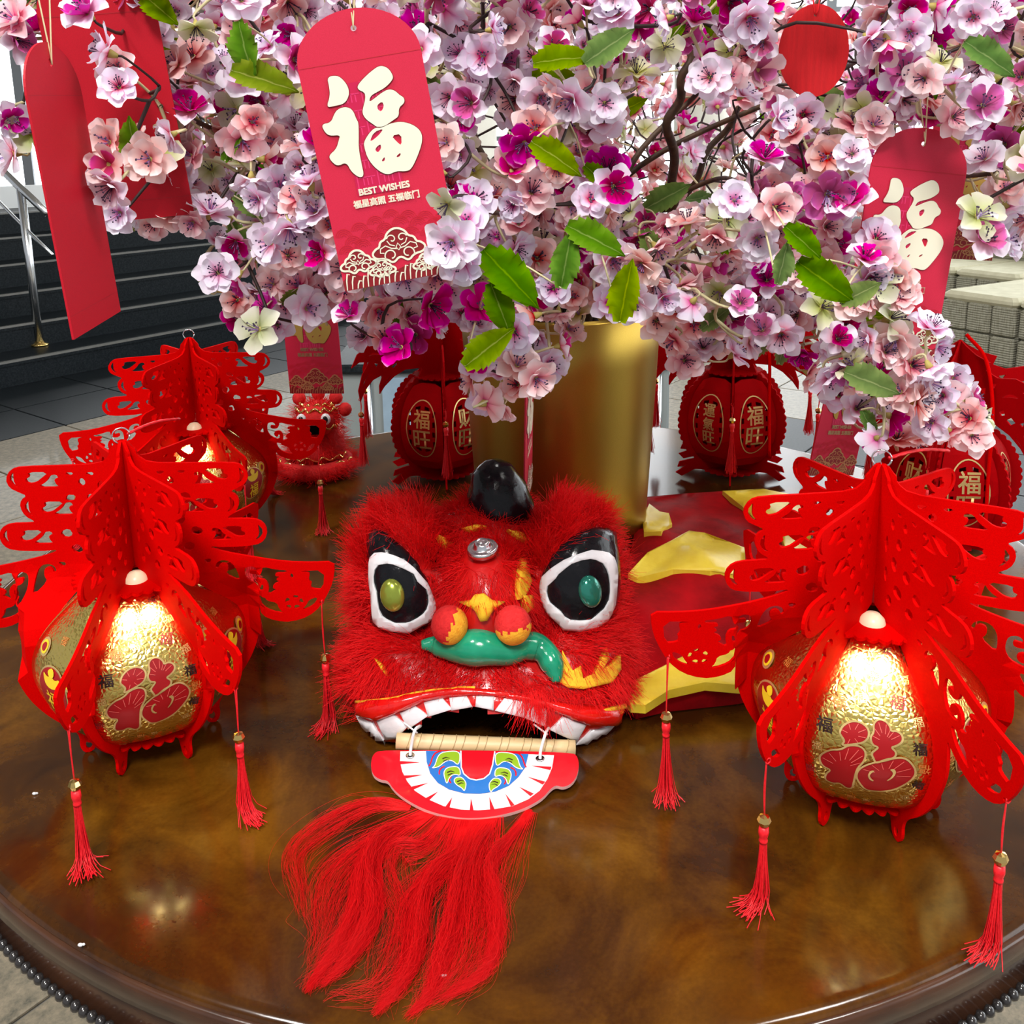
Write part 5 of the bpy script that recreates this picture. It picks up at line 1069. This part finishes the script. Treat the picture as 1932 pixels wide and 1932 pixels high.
BR = [ # name key, label, centres (px)
    ('cherry blossom branch at the top left corner, behind the plain packets', [(20, 20), (30, 200), (20, 300), (120, 40)]),
    ('cherry blossom branch reaching left beyond the plain packets', [(230, 170), (230, 300), (330, 370), (300, 260)]),
    ('cherry blossom branch drooping above the rear left lantern', [(500, 540), (460, 440), (560, 480), (580, 560)]),
    ('cherry blossom branch at the left of the big front packet', [(430, 230), (510, 300), (560, 230), (400, 330)]),
    ('cherry blossom branch at the top between plain and big packets', [(330, 60), (480, 60), (420, 150)]),
    ('cherry blossom spray hanging below the big front packet', [(720, 580), (690, 540), (790, 560)]),
    ('cherry blossom branch dipping lowest over the front of the gold vase', [(960, 640), (930, 720), (1010, 600)]),
    ('cherry blossom branch spread wide above the gold vase', [(930, 420), (1050, 440), (1150, 420), (1100, 540)]),
    ('cherry blossom branch right beside the big front packet', [(880, 150), (960, 80), (920, 250), (830, 40)]),
    ('cherry blossom branch at the top middle with green leaves', [(1080, 110), (1160, 40), (1090, 260), (1180, 220)]),
    ('cherry blossom branch above the right round lantern', [(1330, 640), (1290, 540), (1400, 560), (1380, 470)]),
    ('cherry blossom branch drooping furthest over the front right lantern', [(1760, 760), (1680, 640), (1600, 560), (1640, 720)]),
    ('cherry blossom branch left of the right red packet', [(1500, 420), (1560, 350), (1480, 280), (1420, 220)]),
    ('cherry blossom branch around the oval ornament', [(1400, 60), (1480, 150), (1620, 150), (1340, 130)]),
    ('cherry blossom branch at the top right corner', [(1760, 80), (1880, 60), (1850, 200), (1700, 180)]),
    ('cherry blossom branch at the right edge beside the sofa', [(1890, 420), (1900, 320), (1840, 360)])]
def sample(poly, dmin, tries, y0, y1, excl, start=()):
    pts = list(start); out = []; xs = [p[0] for p in poly]; ys = [p[1] for p in poly]
    grid = {}
    for _ in range(tries):
        x, y = rng.uniform(min(xs), max(xs)), rng.uniform(min(ys), max(ys))
        if not inpoly(poly, x, y) or any(inpoly(e, x, y) for e in excl): continue
        g = (int(x // dmin), int(y // dmin))
        if any((x - a) ** 2 + (y - b) ** 2 < dmin * dmin for i in (-1, 0, 1) for j in (-1, 0, 1) for a, b in grid.get((g[0] + i, g[1] + j), ())): continue
        grid.setdefault(g, []).append((x, y)); Y = rng.uniform(y0, y1); out.append((x, y, Y))
    return out
front_pts = sample(CAN, 33, 40000, -.52, -.34, GAPS + KEEP_CLEAR + [STEMGAP])
mid_pts = sample(MID, 39, 26000, -.30, -.10, GAPS + KEEP_CLEAR + [STEMGAP])
back_pts = sample(BACK, 36, 30000, .00, .28, GAPS[:1]) + sample([(980, 60), (1480, 20), (1560, 300), (1420, 430), (1180, 430), (1020, 330)], 30, 9000, .28, .45, [])
# close blossoms that overlap the packets in the photo
extra = [(165, 25, -.56), (205, 100, -.56), (225, 165, -.57), (205, 310, -.57), (212, 350, -.57), (283, 300, -.55), (845, 385, -.60), (852, 455, -.59), (880, 420, -.58), (870, 490, -.58), (600, 270, -.53), (585, 345, -.53), (595, 400, -.52), (1655, 490, -.50), (1690, 525, -.50), (1640, 525, -.50), (1700, 560, -.50), (1680, 600, -.50), (1640, 560, -.50), (1655, 530, -.50), (1690, 640, -.50), (1720, 690, -.50), (1750, 720, -.50), (1640, 640, -.5), (1610, 690, -.5), (1580, 640, -.5), (1700, 740, -.5), (25, 290, -.45), (20, 225, -.45), (30, 40, -.50), (55, 250, -.44), (1835, 390, -.25), (975, 690, -.47), (915, 760, -.46), (1830, 790, -.47), (1780, 745, -.47), (1680, 785, -.47)]
allp = [(x, y, Y, 0) for x, y, Y in front_pts] + [(x, y, Y, 1) for x, y, Y in mid_pts] + [(x, y, Y, 2) for x, y, Y in back_pts] + [(x, y, Y, 0) for x, y, Y in extra]
mouth_c = np.array([.049, .03, TZ + .33]); groups = [[] for _ in BR]; cents = [(i, c) for i, (_, cs) in enumerate(BR) for c in cs]
for x, y, Y, ly in allp:
    i = min(cents, key=lambda q: (q[1][0] - x) ** 2 + (q[1][1] - y) ** 2)[0]; groups[i].append((x, y, Y, ly))
LEAVES = [(-1, 965, 525, -.555, .062, -45), (0, 1125, 452, -.555, .05, -25), (0, 1180, 548, -.555, .05, 80), (0, 1560, 532, -.555, .055, -35), (0, 1625, 552, -.555, .035, 30), (0, 1648, 722, -.555, .05, -20), (0, 922, 655, -.555, .05, 40), (0, 945, 585, -.555, .045, -70), (0, 1062, 108, -.555, .045, 10), (0, 1150, 85, -.555, .045, 35), (0, 1870, 110, -.555, .045, -35), (0, 1068, 490, -.555, .045, 80), (0, 1518, 458, -.555, .04, -40), (0, 1478, 495, -.555, .035, 75), (0, 1900, 250, -.36, .05, 25), (0, 1890, 320, -.36, .035, -60), (0, 460, 95, -.555, .045, -80), (0, 500, 150, -.555, .05, -15), (0, 300, 15, -.50, .04, -40), (0, 1050, 295, -.555, .045, -30), (0, 440, 270, -.46, .035, 60), (0, 455, 460, -.44, .04, -65), (0, 760, 600, -.40, .035, 80), (0, 680, 320, -.40, .03, 0), (0, 1200, 10, -.44, .045, -40), (0, 830, 180, -.40, .04, -50), (0, 1260, 370, -.35, .05, 30), (0, 1350, 600, -.40, .035, 40), (0, 1560, 180, -.25, .045, 10), (0, 1760, 180, -.3, .035, -60), (0, 1720, 650, -.45, .035, 20), (0, 1640, 800, -.47, .03, -60), (0, 1440, 640, -.3, .045, 55), (0, 1480, 655, -.28, .04, 75), (0, 560, 560, -.44, .03, 20), (0, 20, 10, -.48, .03, 30), (0, 480, 390, -.43, .04, -30), (0, 1270, 70, -.4, .03, 50), (0, 1230, 470, -.4, .04, -70)]
for k in range(70):
    x, y, Y, _ = allp[int(rng.integers(len(allp)))]; LEAVES.append((0, x + rng.uniform(-45, 45), y + rng.uniform(-40, 30), Y + .03, rng.uniform(.028, .045), rng.uniform(0, 360)))
lgroups = [[] for _ in BR]
for l in LEAVES: lgroups[min(cents, key=lambda q: (q[1][0] - l[1]) ** 2 + (q[1][1] - l[2]) ** 2)[0]].append(l)
kinds = ['pink', 'mag', 'peach', 'green', 'bud']
for gi, ((label, cs), pts) in enumerate(zip(BR, groups)):
    if not pts: continue
    a = gi * 2.4; root = mouth_c + np.array([.07 * math.cos(a), .07 * math.sin(a), 0]) * (.4 + .6 * ((gi * 7) % 5) / 5)
    T = thing('blossom_branch', label, 'blossom branch', tuple(root), 0, 'artificial cherry blossom branches in the gold vase')
    W = np.array([aty(x, y, Y) for x, y, Y, _ in pts]) - root; cen = W.mean(0); far = W[np.argmin(W[:, 1])] * .8 + cen * .2
    lift = max(.12, cen[2] * .55); bn = [np.array([0, 0, -.20]), np.array([0, 0, 0]), np.array([cen[0] * .25, cen[1] * .15, lift]), cen * .72 + np.array([0, 0, .05]), far * .95 + np.array([0, 0, .01])]
    st = np.array(spline(bn, 9)); m = MB(); m.tube(st, list(np.linspace(.0062, .0022, len(st))), 8); m.build('stem', bark, T)
    nodes = list(st[14:]); order = np.argsort([min(np.linalg.norm(w_ - s) for s in st[14:]) for w_ in W]); tw = MB(); NRM = {}
    for k in order:
        p = W[k]; ly = pts[k][3]; wp = p + root; out = wp - np.array([.05, .1, 1.25]); out /= np.linalg.norm(out) + 1e-9; tc = CAM - wp; tc /= np.linalg.norm(tc)
        n = out * .40 + tc * .55 + rng.normal(0, .55, 3) + np.array([0, 0, .10]); n /= np.linalg.norm(n); NRM[k] = n
        s = rng.uniform(.0160, .0232) if ly == 0 else rng.uniform(.0175, .0235)
        kd = rng.choice(5, p=[.40, .20, .27, .09, .04]) if ly < 2 else rng.choice(5, p=[.25, .13, .50, .08, .04]); kd = kinds[kd]
        me = BL[kd][int(rng.integers(len(BL[kd])))]; b = link('blossom', me, T)
        q = Vector(n).to_track_quat('Z', 'Y').to_matrix() @ Matrix.Rotation(rng.uniform(0, 6.28), 3, 'Z'); b.matrix_local = Matrix.LocRotScale(Vector(p), q.to_quaternion(), (s, s, s))
        if kd != 'bud' and n @ tc > -.1 and ly < 2: link('stamens', STM[int(rng.integers(4))], b)
        e = p - n * s * .30; D = np.linalg.norm(np.array(nodes) - e, axis=1); c = nodes[int(np.argmin(D))]; mid = (c + e) / 2 - n * min(.02, D.min() * .3) + rng.normal(0, .003, 3)
        pth = spline([c, mid, e - n * .006, e], 3); tw.tube(pth, list(np.linspace(.0017, .0009, len(pth))), 4, 0 if D.min() > .05 else 1, False); nodes.append(mid if D.min() > .03 else e - n * .004)
    for _, x, y, Y, ln, rot in lgroups[gi]:
        p = aty(x, y, Y) - root; c = nodes[int(np.argmin(np.linalg.norm(np.array(nodes) - p, axis=1)))]
        d = np.array([math.cos(R_(rot)), rng.uniform(-.3, .1), math.sin(R_(rot))]); d /= np.linalg.norm(d); nn = np.array([rng.normal(0, .25), -1, .55]); nn -= d * (nn @ d); nn /= np.linalg.norm(nn); yy = np.cross(nn, d)
        base = p - d * ln * .5; l = link('leaf', LF[int(rng.integers(3))], T)
        l.matrix_local = Matrix(((d[0] * ln, yy[0] * ln, nn[0] * ln, base[0]), (d[1] * ln, yy[1] * ln, nn[1] * ln, base[1]), (d[2] * ln, yy[2] * ln, nn[2] * ln, base[2]), (0, 0, 0, 1)))
        pth = spline([c, (c + base) / 2 + np.array([0, 0, .004]), base], 3); tw.tube(pth, .0009, 4, 1, False)
    tag(tw.build('twigs', [twig_m, stalk_m], T), kind='stuff')
# bare brown sticks that carry the blossom
for k, (pxs, r) in enumerate((([(1080, 560, .0), (1180, 420, -.05), (1270, 380, -.12), (1262, 250, -.22), (1290, 150, -.25), (1300, 60, -.26), (1270, -60, -.26)], .0075), ([(1060, 560, .05), (1240, 440, .05), (1330, 300, .02), (1400, 200, .0), (1500, 90, -.02), (1580, -60, -.02)], .006), ([(1050, 560, .0), (1080, 380, .0), (1100, 240, -.05), (1095, 100, -.08), (1150, -60, -.1)], .006), ([(1030, 560, .0), (960, 400, .0), (900, 260, .0), (790, 80, -.05), (740, -60, -.05)], .006), ([(1070, 560, .05), (1300, 420, .1), (1440, 340, .1), (1640, 250, .08), (1800, 160, .05), (1950, 60, .05)], .0055), ([(1040, 560, .03), (800, 420, .0), (600, 260, -.1), (420, 160, -.2), (260, 40, -.25)], .0055))):
    P = [mouth_c + np.array([(k - 2.5) * .02, .01, -.19]), mouth_c + np.array([(k - 2.5) * .022, 0, .02])] + [aty(x, y, Y) for x, y, Y in pxs[1:]]
    nm = ('thick bent brown stick rising right of centre among the blossom', 'dark stick slanting towards the oval ornament', 'straight dark stick standing at the middle of the blossom', 'dark stick leaning left behind the big packet', 'long dark stick reaching far right behind the right packet', 'long dark stick reaching far left behind the blossom')[k]
    o = thing('brown_stick', nm, 'stick', tuple(P[0]), 0, 'bare sticks in the gold vase'); st = spline([p - P[0] for p in P], 8); st = [p + np.array([.004 * math.sin(i * .9 + k), .004 * math.cos(i * .7), 0]) for i, p in enumerate(st)]
    m = MB(); m.tube(st, list(np.linspace(r, r * .45, len(st))), 9); m.build('shaft', bark, o)
    m = MB(); q = st[len(st) * 2 // 3]; m.tube(spline([q, q + np.array([.05, -.01, .05]), q + np.array([.09, -.02, .13])], 5), list(np.linspace(r * .5, r * .25, 11)), 6); m.build('side_shoot', bark, o)
